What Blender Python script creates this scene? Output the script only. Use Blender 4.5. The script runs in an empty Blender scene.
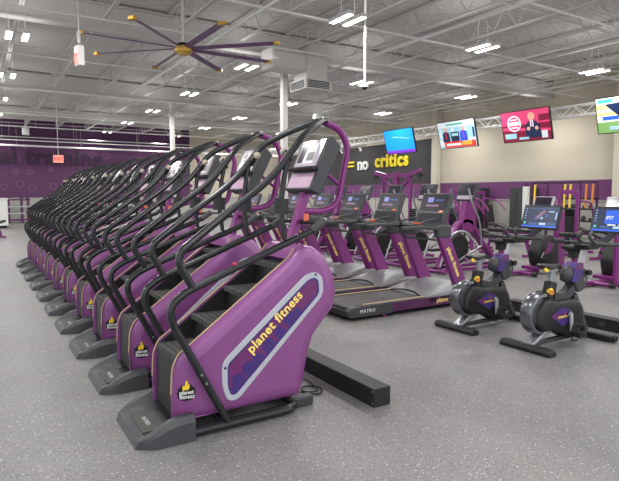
import bpy, bmesh, math, random
from mathutils import Vector, Matrix
random.seed(7)
SC = bpy.context.scene
COL = SC.collection
PI = math.pi
R = math.radians

# ------------------------------------------------------------------ materials
MATS = {}
def srgb(c):
    return tuple((x/255/12.92 if x/255 <= .04045 else ((x/255+.055)/1.055)**2.4) for x in c)
def mat(name, c, rough=.5, metal=0., emit=0., noise=0., scale=20., bump=0., coat=0., spec=.5):
    m = bpy.data.materials.new(name); m.use_nodes = True
    nt = m.node_tree; b = nt.nodes['Principled BSDF']
    col = srgb(c)+(1,)
    b.inputs['Base Color'].default_value = col
    b.inputs['Roughness'].default_value = rough
    b.inputs['Metallic'].default_value = metal
    b.inputs['Specular IOR Level'].default_value = spec
    b.inputs['Coat Weight'].default_value = coat
    b.inputs['Coat Roughness'].default_value = .15
    if emit:
        b.inputs['Emission Color'].default_value = col
        b.inputs['Emission Strength'].default_value = emit
    if noise or bump:
        tc = nt.nodes.new('ShaderNodeTexCoord')
        nz = nt.nodes.new('ShaderNodeTexNoise'); nz.inputs['Scale'].default_value = scale
        nz.inputs['Detail'].default_value = 3
        nt.links.new(tc.outputs['Object'], nz.inputs['Vector'])
        if noise:
            mx = nt.nodes.new('ShaderNodeMix'); mx.data_type = 'RGBA'; mx.blend_type = 'MIX'
            mx.inputs[6].default_value = tuple(max(0, v*(1-noise)) for v in col[:3])+(1,)
            mx.inputs[7].default_value = tuple(min(1, v*(1+noise)) for v in col[:3])+(1,)
            nt.links.new(nz.outputs['Fac'], mx.inputs[0]); nt.links.new(mx.outputs[2], b.inputs['Base Color'])
        if bump:
            bp = nt.nodes.new('ShaderNodeBump'); bp.inputs['Strength'].default_value = bump
            bp.inputs['Distance'].default_value = .01
            nt.links.new(nz.outputs['Fac'], bp.inputs['Height']); nt.links.new(bp.outputs[0], b.inputs['Normal'])
    MATS[name] = m
    return m
mat('purple', (136,76,136), .36, .15, noise=.05, scale=6, coat=.2)
mat('purple_frame', (122,40,114), .38, .2, noise=.04, coat=.2)
mat('purple_dark', (88,36,86), .45, .1, noise=.05)
mat('black_tube', (40,41,44), .27, .3, noise=.05)
mat('black_plastic', (25,25,27), .5, noise=.12, scale=30, bump=.1)
mat('black', (18,18,20), .5, noise=.1)
mat('grey_plastic', (60,61,65), .5, noise=.08, scale=30, bump=.1)
mat('dark_grey', (56,57,61), .5, noise=.08)
mat('tread', (74,75,73), .65, noise=.25, scale=60, bump=.4)
mat('silver', (150,152,158), .38, .6, noise=.04)
mat('silver_paint', (168,168,174), .4, .2, noise=.03)
mat('chrome', (205,208,212), .18, .9, noise=.02)
mat('guard', (118,120,126), .25, .75, noise=.1, scale=8)
mat('tan_trim', (178,150,118), .5, noise=.03)
mat('decal_blue', (62,38,112), .4, noise=.03)
mat('decal_plum', (104,38,98), .4, noise=.03)
mat('decal_grey', (176,178,190), .4, noise=.03)
mat('yellow', (240,205,60), .5, noise=.02)
mat('yellow_letter', (250,222,120), .5, noise=.02)
mat('yellow_wall', (232,208,40), .5, noise=.02)
mat('white', (225,225,222), .5, noise=.02)
mat('white_steel', (204,201,197), .6, noise=.05, scale=3)
mat('deck_white', (200,197,193), .75, noise=.06, scale=1.5)
mat('beige_tip', (176,166,146), .6, noise=.03)
mat('console_glass', (196,182,198), .12, .1, noise=.1, scale=5, coat=.6)
mat('console_pink', (190,158,184), .3, .1, noise=.06)
mat('console_dark', (40,36,50), .15, noise=.05, coat=.4)
mat('belt', (78,76,76), .7, noise=.15, scale=80, bump=.2)
mat('hood_grey', (140,140,144), .4, .2, noise=.05)
mat('tan_strip', (206,176,128), .5, noise=.05)
mat('beige_wall', (198,190,172), .8, noise=.03, scale=1)
mat('beige_post', (206,200,184), .8, noise=.03, scale=2)
mat('grey_dado', (176,174,168), .8, noise=.05, scale=2)
mat('black_wall', (58,56,58), .8, noise=.08, scale=2)
mat('red_knob', (190,40,60), .4, noise=.02)
mat('orange', (225,110,70), .4, noise=.02)
mat('orange_bar', (215,130,50), .5, noise=.02)
mat('gold', (190,150,60), .4, .4, noise=.05)
mat('fan_purple', (112,82,118), .5, .1, noise=.05)
mat('rubber', (30,30,31), .8, noise=.1)
mat('cap_white', (220,220,220), .5, noise=.02)
for n, c, e in [('lamp', (255,252,244), 9), ('tv_blue', (20,132,225), 1.), ('tv_cyan', (150,196,208), .55), ('tv_violet', (112,48,190), .8),
                ('tv_pink', (205,62,108), .8), ('tv_maroon', (120,16,48), .7), ('tv_navy', (26,40,74), .5), ('tv_white', (205,210,216), .6),
                ('tv_red', (205,44,38), .9), ('tv_orange', (235,150,60), .9), ('tv_royal', (30,72,200), .9), ('tv_green', (110,150,88), .7),
                ('tv_yellow', (214,204,120), .8), ('tv_skin', (214,160,140), .7), ('scr_navy', (18,34,66), .45), ('scr_mid', (44,74,128), .5),
                ('scr_teal', (60,170,150), .6), ('scr_pale', (150,180,214), .6), ('scr_blue', (34,84,190), .7), ('scr_plum', (120,90,120), .5),
                ('scr_black', (20,18,30), .2), ('scr_lilac', (130,130,190), .5), ('exit_red', (236,130,116), 1.), ('spot_lamp', (255,250,240), 5)]:
    mat(n, c, .3, emit=e*.75, noise=.02)

def floor_material():
    m = bpy.data.materials.new('speckled_rubber'); m.use_nodes = True
    nt = m.node_tree; b = nt.nodes['Principled BSDF']; N = nt.nodes.new; L = nt.links.new
    b.inputs['Roughness'].default_value = .48
    b.inputs['Specular IOR Level'].default_value = .45
    tc = N('ShaderNodeTexCoord')
    def noise(s, d=2):
        n = N('ShaderNodeTexNoise'); n.inputs['Scale'].default_value = s; n.inputs['Detail'].default_value = d
        L(tc.outputs['Object'], n.inputs['Vector']); return n
    def ramp(src, a, b_, c0, c1):
        r = N('ShaderNodeValToRGB'); r.color_ramp.elements[0].position = a; r.color_ramp.elements[1].position = b_
        r.color_ramp.elements[0].color = c0; r.color_ramp.elements[1].color = c1; L(src, r.inputs[0]); return r
    big = ramp(noise(.9, 4).outputs['Fac'], .3, .7, srgb((116,115,115))+(1,), srgb((130,129,128))+(1,))
    v = N('ShaderNodeTexVoronoi'); v.inputs['Scale'].default_value = 48; L(tc.outputs['Object'], v.inputs['Vector'])
    spot = ramp(v.outputs['Distance'], .16, .26, (1,1,1,1), (0,0,0,1))
    pick = ramp(noise(45, 1).outputs['Fac'], .48, .54, (0,0,0,1), (1,1,1,1))
    mul = N('ShaderNodeMath'); mul.operation = 'MULTIPLY'; L(spot.outputs[0], mul.inputs[0]); L(pick.outputs[0], mul.inputs[1])
    m1 = N('ShaderNodeMix'); m1.data_type = 'RGBA'; L(mul.outputs[0], m1.inputs[0]); L(big.outputs[0], m1.inputs[6])
    m1.inputs[7].default_value = srgb((206,205,202))+(1,)
    v2 = N('ShaderNodeTexVoronoi'); v2.inputs['Scale'].default_value = 42; L(tc.outputs['Object'], v2.inputs['Vector'])
    sp2 = ramp(v2.outputs['Distance'], .2, .3, (.6,.6,.6,1), (0,0,0,1))
    m2 = N('ShaderNodeMix'); m2.data_type = 'RGBA'; L(sp2.outputs[0], m2.inputs[0]); L(m1.outputs[2], m2.inputs[6])
    m2.inputs[7].default_value = srgb((78,78,80))+(1,)
    m3 = N('ShaderNodeMix'); m3.data_type = 'RGBA'; m3.blend_type = 'MULTIPLY'; m3.inputs[0].default_value = 1
    g = ramp(noise(110, 2).outputs['Fac'], .35, .65, (.78,.78,.78,1), (1.12,1.12,1.12,1))
    L(m2.outputs[2], m3.inputs[6]); L(g.outputs[0], m3.inputs[7]); L(m3.outputs[2], b.inputs['Base Color'])
    bp = N('ShaderNodeBump'); bp.inputs['Strength'].default_value = .15; bp.inputs['Distance'].default_value = .004
    L(noise(160, 1).outputs['Fac'], bp.inputs['Height']); L(bp.outputs[0], b.inputs['Normal'])
    MATS['floor'] = m
floor_material()
def purple_wall_material():
    m = bpy.data.materials.new('ringed_purple_wall'); m.use_nodes = True
    nt = m.node_tree; b = nt.nodes['Principled BSDF']; N = nt.nodes.new; L = nt.links.new
    b.inputs['Roughness'].default_value = .8
    tc = N('ShaderNodeTexCoord'); v = N('ShaderNodeTexVoronoi'); v.inputs['Scale'].default_value = 1.25; v.inputs['Randomness'].default_value = .75
    L(tc.outputs['Object'], v.inputs['Vector'])
    r = N('ShaderNodeValToRGB'); e = r.color_ramp.elements
    e[0].position = .0; e[0].color = (0,0,0,1); e[1].position = 1; e[1].color = (0,0,0,1)
    for p, c in ((.17, 0), (.2, 1), (.25, 1), (.28, 0)):
        q = e.new(p); q.color = (c, c, c, 1)
    L(v.outputs['Distance'], r.inputs[0])
    mx = N('ShaderNodeMix'); mx.data_type = 'RGBA'; L(r.outputs[0], mx.inputs[0])
    mx.inputs[6].default_value = srgb((88,51,88))+(1,); mx.inputs[7].default_value = srgb((104,68,104))+(1,)
    L(mx.outputs[2], b.inputs['Base Color'])
    MATS['purple_wall'] = m
purple_wall_material()
mat('plain_purple_wall', (112,62,112), .8, noise=.06, scale=2)
mat('letter_dark', (52,28,56), .7, noise=.02)

# ------------------------------------------------------------------ mesh builder
class MB:
    def __init__(s): s.v = []; s.f = []; s.m = []; s.mats = []
    def mi(s, name):
        if name not in s.mats: s.mats.append(name)
        return s.mats.index(name)
    def add(s, vs, fs, m):
        k = len(s.v); i = s.mi(m); s.v += [tuple(p) for p in vs]
        for f in fs: s.f.append([k+j for j in f]); s.m.append(i)
    def box(s, a, b, m, rot=None, piv=None):
        x0,y0,z0 = a; x1,y1,z1 = b
        vs = [Vector(p) for p in [(x0,y0,z0),(x1,y0,z0),(x1,y1,z0),(x0,y1,z0),(x0,y0,z1),(x1,y0,z1),(x1,y1,z1),(x0,y1,z1)]]
        if rot:
            piv = Vector(piv) if piv else (Vector(a)+Vector(b))/2
            vs = [piv+rot@(v-piv) for v in vs]
        s.add(vs, [(0,3,2,1),(4,5,6,7),(0,1,5,4),(1,2,6,5),(2,3,7,6),(3,0,4,7)], m)
    def prism(s, pts, y0, y1, m, y0b=None):
        """polygon in X-Z, extruded along Y"""
        n = len(pts)
        ar = sum(pts[i][0]*pts[(i+1)%n][1]-pts[(i+1)%n][0]*pts[i][1] for i in range(n))
        if ar < 0: pts = pts[::-1]
        vs = [(x,y0,z) for x,z in pts]+[(x,y1,z) for x,z in pts]
        fs = [list(range(n)), list(range(2*n-1,n-1,-1))]+[(i,i+n,(i+1)%n+n,(i+1)%n) for i in range(n)]
        s.add(vs, fs, m)
    def prism_z(s, pts, z0, z1, m):
        n = len(pts)
        ar = sum(pts[i][0]*pts[(i+1)%n][1]-pts[(i+1)%n][0]*pts[i][1] for i in range(n))
        if ar < 0: pts = pts[::-1]
        vs = [(x,y,z0) for x,y in pts]+[(x,y,z1) for x,y in pts]
        fs = [list(range(n-1,-1,-1)), list(range(n,2*n))]+[(i,(i+1)%n,(i+1)%n+n,i+n) for i in range(n)]
        s.add(vs, fs, m)
    def loft(s, rings, m, caps=True, closed=False):
        n = len(rings[0]); k = len(rings); vs = [p for r in rings for p in r]; fs = []
        for a in range(k if closed else k-1):
            b = (a+1)%k
            for i in range(n):
                j = (i+1)%n; fs.append((a*n+i, a*n+j, b*n+j, b*n+i))
        if caps and not closed: fs += [list(range(n-1,-1,-1)), list(range((k-1)*n, k*n))]
        s.add(vs, fs, m)
    def tube(s, path, r, m, n=8, closed=False, sq=None):
        P = [Vector(p) for p in path]; rings = []; k = len(P); up = None
        rr = r if isinstance(r, (list, tuple)) else [r]*k
        for i in range(k):
            if closed: t = P[(i+1)%k]-P[i-1]
            else: t = P[min(i+1,k-1)]-P[max(i-1,0)]
            if t.length < 1e-9: t = Vector((0,0,1))
            t.normalize()
            if up is None:
                up = Vector((0,1,0)) if abs(t.y) < .9 else Vector((1,0,0))
            a = (up-t*up.dot(t)).normalized(); b = t.cross(a); up = a
            if sq:
                w, h = sq
                rings.append([P[i]+a*w*x+b*h*y for x,y in ((1,1),(-1,1),(-1,-1),(1,-1))])
            else:
                rings.append([P[i]+a*rr[i]*math.cos(2*PI*j/n)+b*rr[i]*math.sin(2*PI*j/n) for j in range(n)])
        s.loft(rings, m, closed=closed)
    def cyl(s, a, b, r, m, n=16, r2=None): s.tube([a, b], [r, r if r2 is None else r2], m, n)
    def ball(s, c, r, m, nu=12, nv=8, sc=(1,1,1)):
        rings = []
        for i in range(nv+1):
            t = PI*i/nv; q = max(math.sin(t), .02)
            rings.append([(c[0]+r*sc[0]*q*math.cos(2*PI*j/nu), c[1]+r*sc[1]*q*math.sin(2*PI*j/nu), c[2]-r*sc[2]*math.cos(t)) for j in range(nu)])
        s.loft(rings, m)
    def lathe_y(s, c, prof, m, n=24):
        """prof list of (radius, y offset), revolved about the Y axis through c"""
        rings = [[(c[0]+r*math.cos(2*PI*j/n), c[1]+y, c[2]+r*math.sin(2*PI*j/n)) for j in range(n)] for r, y in prof]
        s.loft(rings, m)
    def poly(s, pts, m): s.add(pts, [list(range(len(pts)))], m)
    def merge(s, vs, fs, m): s.add(vs, fs, m)
    def shift(s, d): s.v = [(x-d[0], y-d[1], z-d[2]) for x,y,z in s.v]; return s
    def build(s, name, parent=None, bevel=0, seg=2, smooth=35, loc=None, kind=None):
        me = bpy.data.meshes.new(name); me.from_pydata(s.v, [], s.f)
        for n in s.mats: me.materials.append(MATS[n])
        me.polygons.foreach_set('material_index', s.m)
        bm = bmesh.new(); bm.from_mesh(me); bmesh.ops.recalc_face_normals(bm, faces=bm.faces); bm.to_mesh(me); bm.free()
        if smooth:
            me.polygons.foreach_set('use_smooth', [True]*len(me.polygons)); me.set_sharp_from_angle(angle=R(smooth))
        me.update()
        o = bpy.data.objects.new(name, me); COL.objects.link(o)
        if parent: o.parent = parent
        if loc: o.location = loc
        if kind: o['kind'] = kind
        if bevel:
            b = o.modifiers.new('bevel', 'BEVEL'); b.width = bevel; b.segments = seg; b.limit_method = 'ANGLE'; b.angle_limit = R(40)
        return o
def fillet(pts, r, n=5):
    """round the corners of a polyline; r one radius or a list"""
    P = [Vector(p) for p in pts]; out = [P[0]]
    for i in range(1, len(P)-1):
        rr = r[i] if isinstance(r, (list, tuple)) else r
        a = P[i-1]-P[i]; b = P[i+1]-P[i]; d = min(rr, a.length*.49, b.length*.49)
        p0 = P[i]+a.normalized()*d; p2 = P[i]+b.normalized()*d
        for k in range(n+1):
            t = k/n; out.append(p0*(1-t)**2+P[i]*2*t*(1-t)+p2*t*t)
    out.append(P[-1]); return out
def fillet2(pts, r, n=4):
    """closed 2-D polygon with rounded corners"""
    P = [Vector((a,b)) for a,b in pts]; out = []; k = len(P)
    for i in range(k):
        rr = r[i] if isinstance(r, (list, tuple)) else r
        a = P[i-1]-P[i]; b = P[(i+1)%k]-P[i]; d = min(rr, a.length*.49, b.length*.49)
        p0 = P[i]+a.normalized()*d; p2 = P[i]+b.normalized()*d
        for j in range(n+1):
            t = j/n; q = p0*(1-t)**2+P[i]*2*t*(1-t)+p2*t*t; out.append((q.x, q.y))
    return out
def text_geo(txt, size, bold=.0, depth=0., shear=0., spacing=1.):
    cu = bpy.data.curves.new('lettering', 'FONT'); cu.body = txt; cu.size = size; cu.offset = bold; cu.extrude = depth
    cu.shear = shear; cu.space_character = spacing; cu.align_x = 'CENTER'; cu.align_y = 'CENTER'; cu.resolution_u = 3
    o = bpy.data.objects.new('lettering', cu); COL.objects.link(o)
    dg = bpy.context.evaluated_depsgraph_get(); me = bpy.data.meshes.new_from_object(o.evaluated_get(dg))
    vs = [v.co.copy() for v in me.vertices]; fs = [list(p.vertices) for p in me.polygons]
    bpy.data.objects.remove(o); bpy.data.curves.remove(cu); bpy.data.meshes.remove(me)
    return vs, fs
def put_text(mb, txt, size, origin, ux, uy, m, bold=0., depth=0., shear=0., spacing=1.):
    vs, fs = text_geo(txt, size, bold, depth, shear, spacing)
    ux = Vector(ux).normalized(); uy = Vector(uy).normalized(); n = ux.cross(uy); o = Vector(origin)
    mb.add([o+ux*v.x+uy*v.y+n*v.z for v in vs], fs, m)
def thing(name, label, cat, loc=(0,0,0), group=None, rz=0):
    o = bpy.data.objects.new(name, None); COL.objects.link(o); o.location = loc; o.rotation_euler = (0,0,rz)
    o.empty_display_size = .1
    return tag(o, label, cat, group)
def tag(o, label, cat, group=None, kind=None):
    o['label'] = label; o['category'] = cat
    if group: o['group'] = group
    if kind: o['kind'] = kind
    return o
def dup(root, loc, label, rz=None):
    r = root.copy(); COL.objects.link(r); r.location = loc
    if rz is not None: r.rotation_euler = (0,0,rz)
    r['label'] = label
    for ch in list(root.children):
        c = ch.copy(); COL.objects.link(c); c.parent = r
        for g in list(ch.children):
            d = g.copy(); COL.objects.link(d); d.parent = c
    return r
ORD = ['nearest','second','third','fourth','fifth','sixth','seventh','eighth','ninth','tenth','eleventh','twelfth','thirteenth','fourteenth','fifteenth']

# ------------------------------------------------------------------ camera
W_, H_, F_ = 619, 481, 537.
AZ = R(31.823); PT = R(4.949)
cam = bpy.data.objects.new('camera', bpy.data.cameras.new('camera')); COL.objects.link(cam); SC.camera = cam
cam.data.sensor_fit = 'HORIZONTAL'; cam.data.sensor_width = 36; cam.data.lens = F_/W_*36
fw = Vector((math.sin(AZ)*math.cos(PT), math.cos(AZ)*math.cos(PT), -math.sin(PT)))
rt = Vector((math.cos(AZ), -math.sin(AZ), 0)); up = rt.cross(fw)
cam.matrix_world = Matrix(((rt.x,up.x,-fw.x,0),(rt.y,up.y,-fw.y,0),(rt.z,up.z,-fw.z,1.5),(0,0,0,1)))
cam.data.clip_start = .05; cam.data.clip_end = 200

# ------------------------------------------------------------------ setting
XL, XR, YN, YF = -7, 18., -5, 33.
CB, CT = 4.95, 5.55      # bottom and top of the roof steel
b = MB(); b.box((XL,YN,-.1),(XR+.3,YF+.3,0),'floor'); b.build('floor', kind='structure', smooth=0)
b = MB()
b.box((XL,YF,0),(XR,YF+.2,1.28),'grey_dado'); b.box((XL,YF,1.28),(11.6,YF+.2,CT+.3),'purple_wall'); b.box((11.6,YF,1.28),(XR,YF+.2,CT+.3),'beige_wall')
wf = b.build('wall_far', kind='structure', smooth=0)
b = MB()
b.box((XR,YN,0),(XR+.2,YF,1.28),'grey_dado'); b.box((XR,YN,1.28),(XR+.2,YF,1.99),'plain_purple_wall')
b.box((XR,YN,1.99),(XR+.2,18.15,CT+.3),'beige_wall'); b.box((XR,18.15,1.99),(XR+.2,YF,4.05),'black_wall'); b.box((XR,18.15,4.05),(XR+.2,YF,CT+.3),'beige_wall')
wr = b.build('wall_right', kind='structure', smooth=0)
# dado rail
b = MB(); b.box((XL,YF-.03,1.26),(XR,YF,1.3),'grey_dado'); b.build('trim_1', kind='structure', smooth=0)
b = MB(); b.box((XR-.03,YN,1.26),(XR,YF-.03,1.3),'grey_dado'); b.build('trim_2', kind='structure', smooth=0)
# wall lettering
t = thing('wall_lettering', 'dark raised wall lettering on the far purple wall', 'sign', (1,YF-.03,3.5))
for w_, x_ in (('personal', -1.25), ('training', 3.36)):
    b = MB(); put_text(b, w_, 1.2, (x_,0,0), (1,0,0), (0,0,1), 'letter_dark', bold=.04, depth=.02, spacing=1.08); b.build('raised_word', t, smooth=0)
root = thing('wall_slogan', 'yellow and white slogan letters on the black wall section', 'sign', (XR-.04, 0, 0))
b = MB(); put_text(b, 'critics', .92, (0,21.1,3.19), (0,-1,0), (0,0,1), 'yellow_wall', bold=.03, depth=.03, spacing=1.13)
b.build('yellow_word', root, smooth=0)
b = MB(); put_text(b, 'no', .92, (0,23.45,3.1), (0,-1,0), (0,0,1), 'white', bold=.024, depth=.03)
b.build('white_word', root, smooth=0)
b = MB(); b.box((-.03,24.25,2.99),(.03,24.95,3.09),'yellow_wall'); b.box((-.03,24.25,3.2),(.03,24.95,3.3),'yellow_wall'); b.build('equals_sign', root, smooth=0)

# deck, joists, girders
b = MB(); p = .16; y = YN; prof = []
while y < YF:
    prof += [(y,CT+.04),(y+.035,CT+.0),(y+.085,CT+.0),(y+.12,CT+.04)]; y += p
vs = [(XL,a,z) for a,z in prof]+[(XR,a,z) for a,z in prof]; n = len(prof)
b.add(vs, [(i,i+1,n+i+1,n+i) for i in range(n-1)], 'deck_white')
b.box((XL,YN,CT+.06),(XR,YF,CT+.12),'deck_white')
ceil = b.build('ceiling', kind='structure', smooth=0)
def joist_mesh(L):
    b = MB(); d = .5; z1 = CT-.02; z0 = z1-d
    for s in (-1,1):
        b.box((s*.03-.02,.05,z1-.03),(s*.03+.02,L-.05,z1),'white_steel'); b.box((s*.025-.018,.5,z0),(s*.025+.018,L-.5,z0+.03),'white_steel')
    k = int(L/.62); st = (L-.1)/k
    for i in range(k):
        y0 = .05+i*st; ym = y0+st/2; y1 = y0+st
        if i > 0: b.cyl((0,y0,z1-.02),(0,ym,z0+.02),.011,'white_steel',5)
        else: b.cyl((0,y0,z1-.02),(0,ym+.3,z0+.02),.013,'white_steel',5)
        if i < k-1: b.cyl((0,ym,z0+.02),(0,y1,z1-.02),.011,'white_steel',5)
    return b
GY = [4.2, 12.3, 20.4, 28.5]
j0 = None
for gi, gy in enumerate([4.2, 12.3, 20.4]):
    for k in range(-3, 11):
        x = 2.4+1.5*k
        if gi == 0 and x < -.5: continue
        if x > 17.8: continue
        if j0 is None: j0 = joist_mesh(8.1).build('joist', ceil, loc=(x,gy,0), smooth=0)
        else:
            c = j0.copy(); COL.objects.link(c); c.location = (x,gy,0)
for k in range(0, 11):
    if k == 0: j1 = joist_mesh(4.5).build('joist', ceil, loc=(2.4,28.5,0), smooth=0)
    else: c = j1.copy(); COL.objects.link(c); c.location = (2.4+1.5*k,28.5,0)
g0 = None
for gy in GY:
    if g0 is None:
        b = MB(); b.box((XL,-.015,CB+.03),(XR,.015,CT-.06),'white_steel'); b.box((XL,-.12,CB),(XR,.12,CB+.035),'white_steel'); b.box((XL,-.12,CT-.09),(XR,.12,CT-.055),'white_steel')
        g0 = b.build('girder', ceil, loc=(0,gy,0), smooth=0)
    else: c = g0.copy(); COL.objects.link(c); c.location = (0,gy,0)
# cross bridging between joists
br = None
for y in (6.9, 9.6, 15.0, 17.7, 23.1, 25.8, 31):
    if br is None:
        b = MB(); b.box((-4,-.015,CB+.1),(XR,.015,CB+.13),'white_steel'); br = b.build('bridging', ceil, loc=(0,y,0), smooth=0)
    else: c = br.copy(); COL.objects.link(c); c.location = (0,y,0)
# columns
def column(x, y, w, z1, label, m='white_steel', base=True):
    b = MB(); b.box((-w/2,-w/2,0),(w/2,w/2,z1),m)
    b.box((-w/2-.04,-w/2-.04,0),(w/2+.04,w/2+.04,.03),m); b.box((-w/2-.05,-w/2-.05,z1-.03),(w/2+.05,w/2+.05,z1),m)
    o = b.build('column', loc=(x,y,0), bevel=.008); tag(o, label, 'column')
column(6.86, 12.3, .15, CB, 'white steel column beside the air duct drop, behind the near climbers')
column(6.5, 20.4, .15, CB, 'white steel column further back, left of the near column')
column(17.83, 17.85, .3, CT-.1, 'beige wall column between the black and beige wall sections', 'beige_post')
column(17.83, 9.62, .3, CT-.1, 'beige wall column at the right edge of the picture', 'beige_post')

# sprinkler pipes
def pipe_x(y, z, x0, x1, r, label, drops=()):
    t = thing('sprinkler_pipe', label, 'pipe', (0,y,z), 'white pipes under the roof')
    b = MB(); b.tube([(x0,0,0),(x1,0,0)], r, 'white', 8); b.build('pipe_run', t)
    for d in drops:
        b = MB(); b.cyl((d,0,0),(d,0,CB+.1-z),.006,'white_steel',6); b.build('hanger_rod', t)
def pipe_y(x, z, y0, y1, r, label, drops=()):
    t = thing('sprinkler_pipe', label, 'pipe', (x,0,z), 'white pipes under the roof')
    b = MB(); b.tube([(0,y0,0),(0,y1,0)], r, 'white', 8); b.build('pipe_run', t)
    for d in drops:
        b = MB(); b.cyl((0,d,0),(0,d,CB+.1-z),.006,'white_steel',6); b.build('hanger_rod', t)
px_list = [(6.2,4.82,.02),(8.9,4.84,.022),(11.0,4.8,.02),(14.6,4.78,.022),(18.2,4.6,.03),(21.6,4.3,.022),(22.8,4.55,.024),(25.6,4.3,.025),(29.2,4.05,.025),(30.8,4.35,.025),(31.8,4.0,.05)]
for i, (y, z, r) in enumerate(px_list):
    pipe_x(y, z, -3, 17.9, r, 'white overhead pipe parallel to the far wall, %s counted from the camera' % ORD[i],
           [1.2+3.1*k+.37*(i%4) for k in range(6)])
for i, (x, z, y0, y1) in enumerate([(4.4,4.70,4.5,18),(8.0,4.70,4.5,18),(11.2,4.70,4.5,18),(15.0,4.70,5,18)]):
    pipe_y(x, z, y0, y1, .03, 'white overhead pipe running along the hall, %s counted from the left' % (['first','second','third','fourth'][i]), [y0+1.3+3*k for k in range(4)])
# ceiling lights
def light_fixture():
    t = thing('ceiling_light', '', 'ceiling light', (0,0,4.5), 'twin LED ceiling lights')
    for s in (-1,1):
        b = MB(); b.box((s*.14-.065,-.30,0),(s*.14+.065,.30,.06),'white_steel'); h = b.build('housing', t, bevel=.008)
        b = MB(); b.box((s*.14-.05,-.28,-.012),(s*.14+.05,.28,.001),'lamp'); b.build('diffuser', h, smooth=0)
    b = MB(); b.box((-.2,-.03,.06),(.2,.03,.09),'white_steel'); b.build('bracket', t)
    for s in (-1,1):
        b = MB(); b.cyl((s*.14,0,.085),(s*.14,0,.62),.005,'white_steel',5); b.build('hanger_rod', t)
    return t
LX = [.82, 5.62, 9.05, 13.1]; LY = [7.8, 11.9, 15.9, 19.85, 23.7, 27.6]
lf = None
xn = ['leftmost line','second line from left','third line from left','rightmost line']
for i, x in enumerate(LX):
    for j, y in enumerate(LY):
        lab = 'twin LED ceiling light, %s, %s from camera' % (xn[i], ORD[j])
        if lf is None: lf = light_fixture(); lf.location = (x,y,4.5); lf['label'] = lab
        else: dup(lf, (x,y,4.5), lab)
la = bpy.data.lights.new('led_lamp', 'AREA'); la.shape = 'RECTANGLE'; la.size = .55; la.size_y = .75; la.energy = 56; la.color = (1,.985,.96)
lu = bpy.data.lights.new('added_ceiling_fill', 'AREA'); lu.shape = 'RECTANGLE'; lu.size = 1.0; lu.size_y = 1.4; lu.energy = 5; lu.spread = PI  # upward fill added above the fixtures to brighten the roof
for x in [-4, .82, 5.62, 9.05, 13.1, 16.5]:
    for y in [-3.5, .2, 4., 7.8, 11.9, 15.9, 19.85, 23.7, 27.6, 31]:
        o = bpy.data.objects.new('led_lamp', la); COL.objects.link(o); o.location = (x,y,4.46)
        o = bpy.data.objects.new('added_ceiling_fill', lu); COL.objects.link(o); o.location = (x,y,4.62); o.rotation_euler = (PI,0,0)
w = bpy.data.worlds.new('world'); SC.world = w; w.use_nodes = True
w.node_tree.nodes['Background'].inputs[0].default_value = (.95,.97,1,1); w.node_tree.nodes['Background'].inputs[1].default_value = 1.3

# ------------------------------------------------------------------ ceiling fan
def fan():
    c = (4.62,9.8,4.1)
    c = (3.40,9.9,4.2)
    t = thing('ceiling_fan', 'huge eight-bladed ceiling fan with purple blades and gold hub', 'ceiling fan', c)
    b = MB(); b.cyl((0,0,.07),(0,0,CB+.5-4.2),.025,'white_steel',10); b.build('downrod', t)
    b = MB(); b.cyl((0,0,-.09),(0,0,.0),.16,'gold',20,.17); b.cyl((0,0,0),(0,0,.07),.15,'black',20,.1); b.cyl((0,0,-.13),(0,0,-.09),.1,'gold',20); b.build('hub', t)
    for k in range(8):
        a = R(1+45*k); u = Vector((math.cos(a),math.sin(a),0)); v = Vector((-math.sin(a),math.cos(a),0)); z = Vector((0,0,1)); b = MB()
        rings = []
        for q in (.13,.95,1.75):
            o = u*q+z*-.03
            rings.append([o+v*.06-z*.012, o+v*.02+z*.004, o-v*.05+z*.018, o-v*.055+z*.026, o+v*.02+z*.022, o+v*.06+z*.0])
        b.loft(rings, 'fan_purple'); bl = b.build('blade', t)
        b = MB(); o = u*1.75+z*-.03; b.loft([[o+w_ for w_ in (-v*.07-z*.03, v*.06-z*.02, v*.06+z*.05, -v*.07+z*.03)], [o+u*.08+w_*.7 for w_ in (-v*.07-z*.03, v*.06-z*.02, v*.06+z*.05, -v*.07+z*.03)]], 'gold'); b.build('blade_tip', bl)
fan()
# air duct drop
t = thing('air_duct', 'white square air duct drop with dark louvred diffuser head', 'air duct', (7.2,11.55,0))
b = MB(); b.box((-.3,-.3,4.28),(.3,.3,CB-.01),'white_steel'); b.build('duct_drop', t, bevel=.01)
b = MB(); b.box((-.37,-.37,4.03),(.37,.37,4.28),'white_steel'); dh = b.build('diffuser_head', t, bevel=.02)
for sx, sy in ((0,-1),(-1,0),(1,0),(0,1)):
    b = MB()
    for k in range(5):
        z = 4.06+.038*k
        if sx == 0: b.box((-.31,sy*.375-.01,z),(.31,sy*.375+.01,z+.022),'dark_grey')
        else: b.box((sx*.375-.01,-.31,z),(sx*.375+.01,.31,z+.022),'dark_grey')
    b.build('louvre', dh, smooth=0)
b = MB(); b.box((-1.22,-.33,CB-.5),(-.3,.33,CB-.01),'white_steel'); b.build('branch_duct', t, bevel=.06, seg=3)
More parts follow.
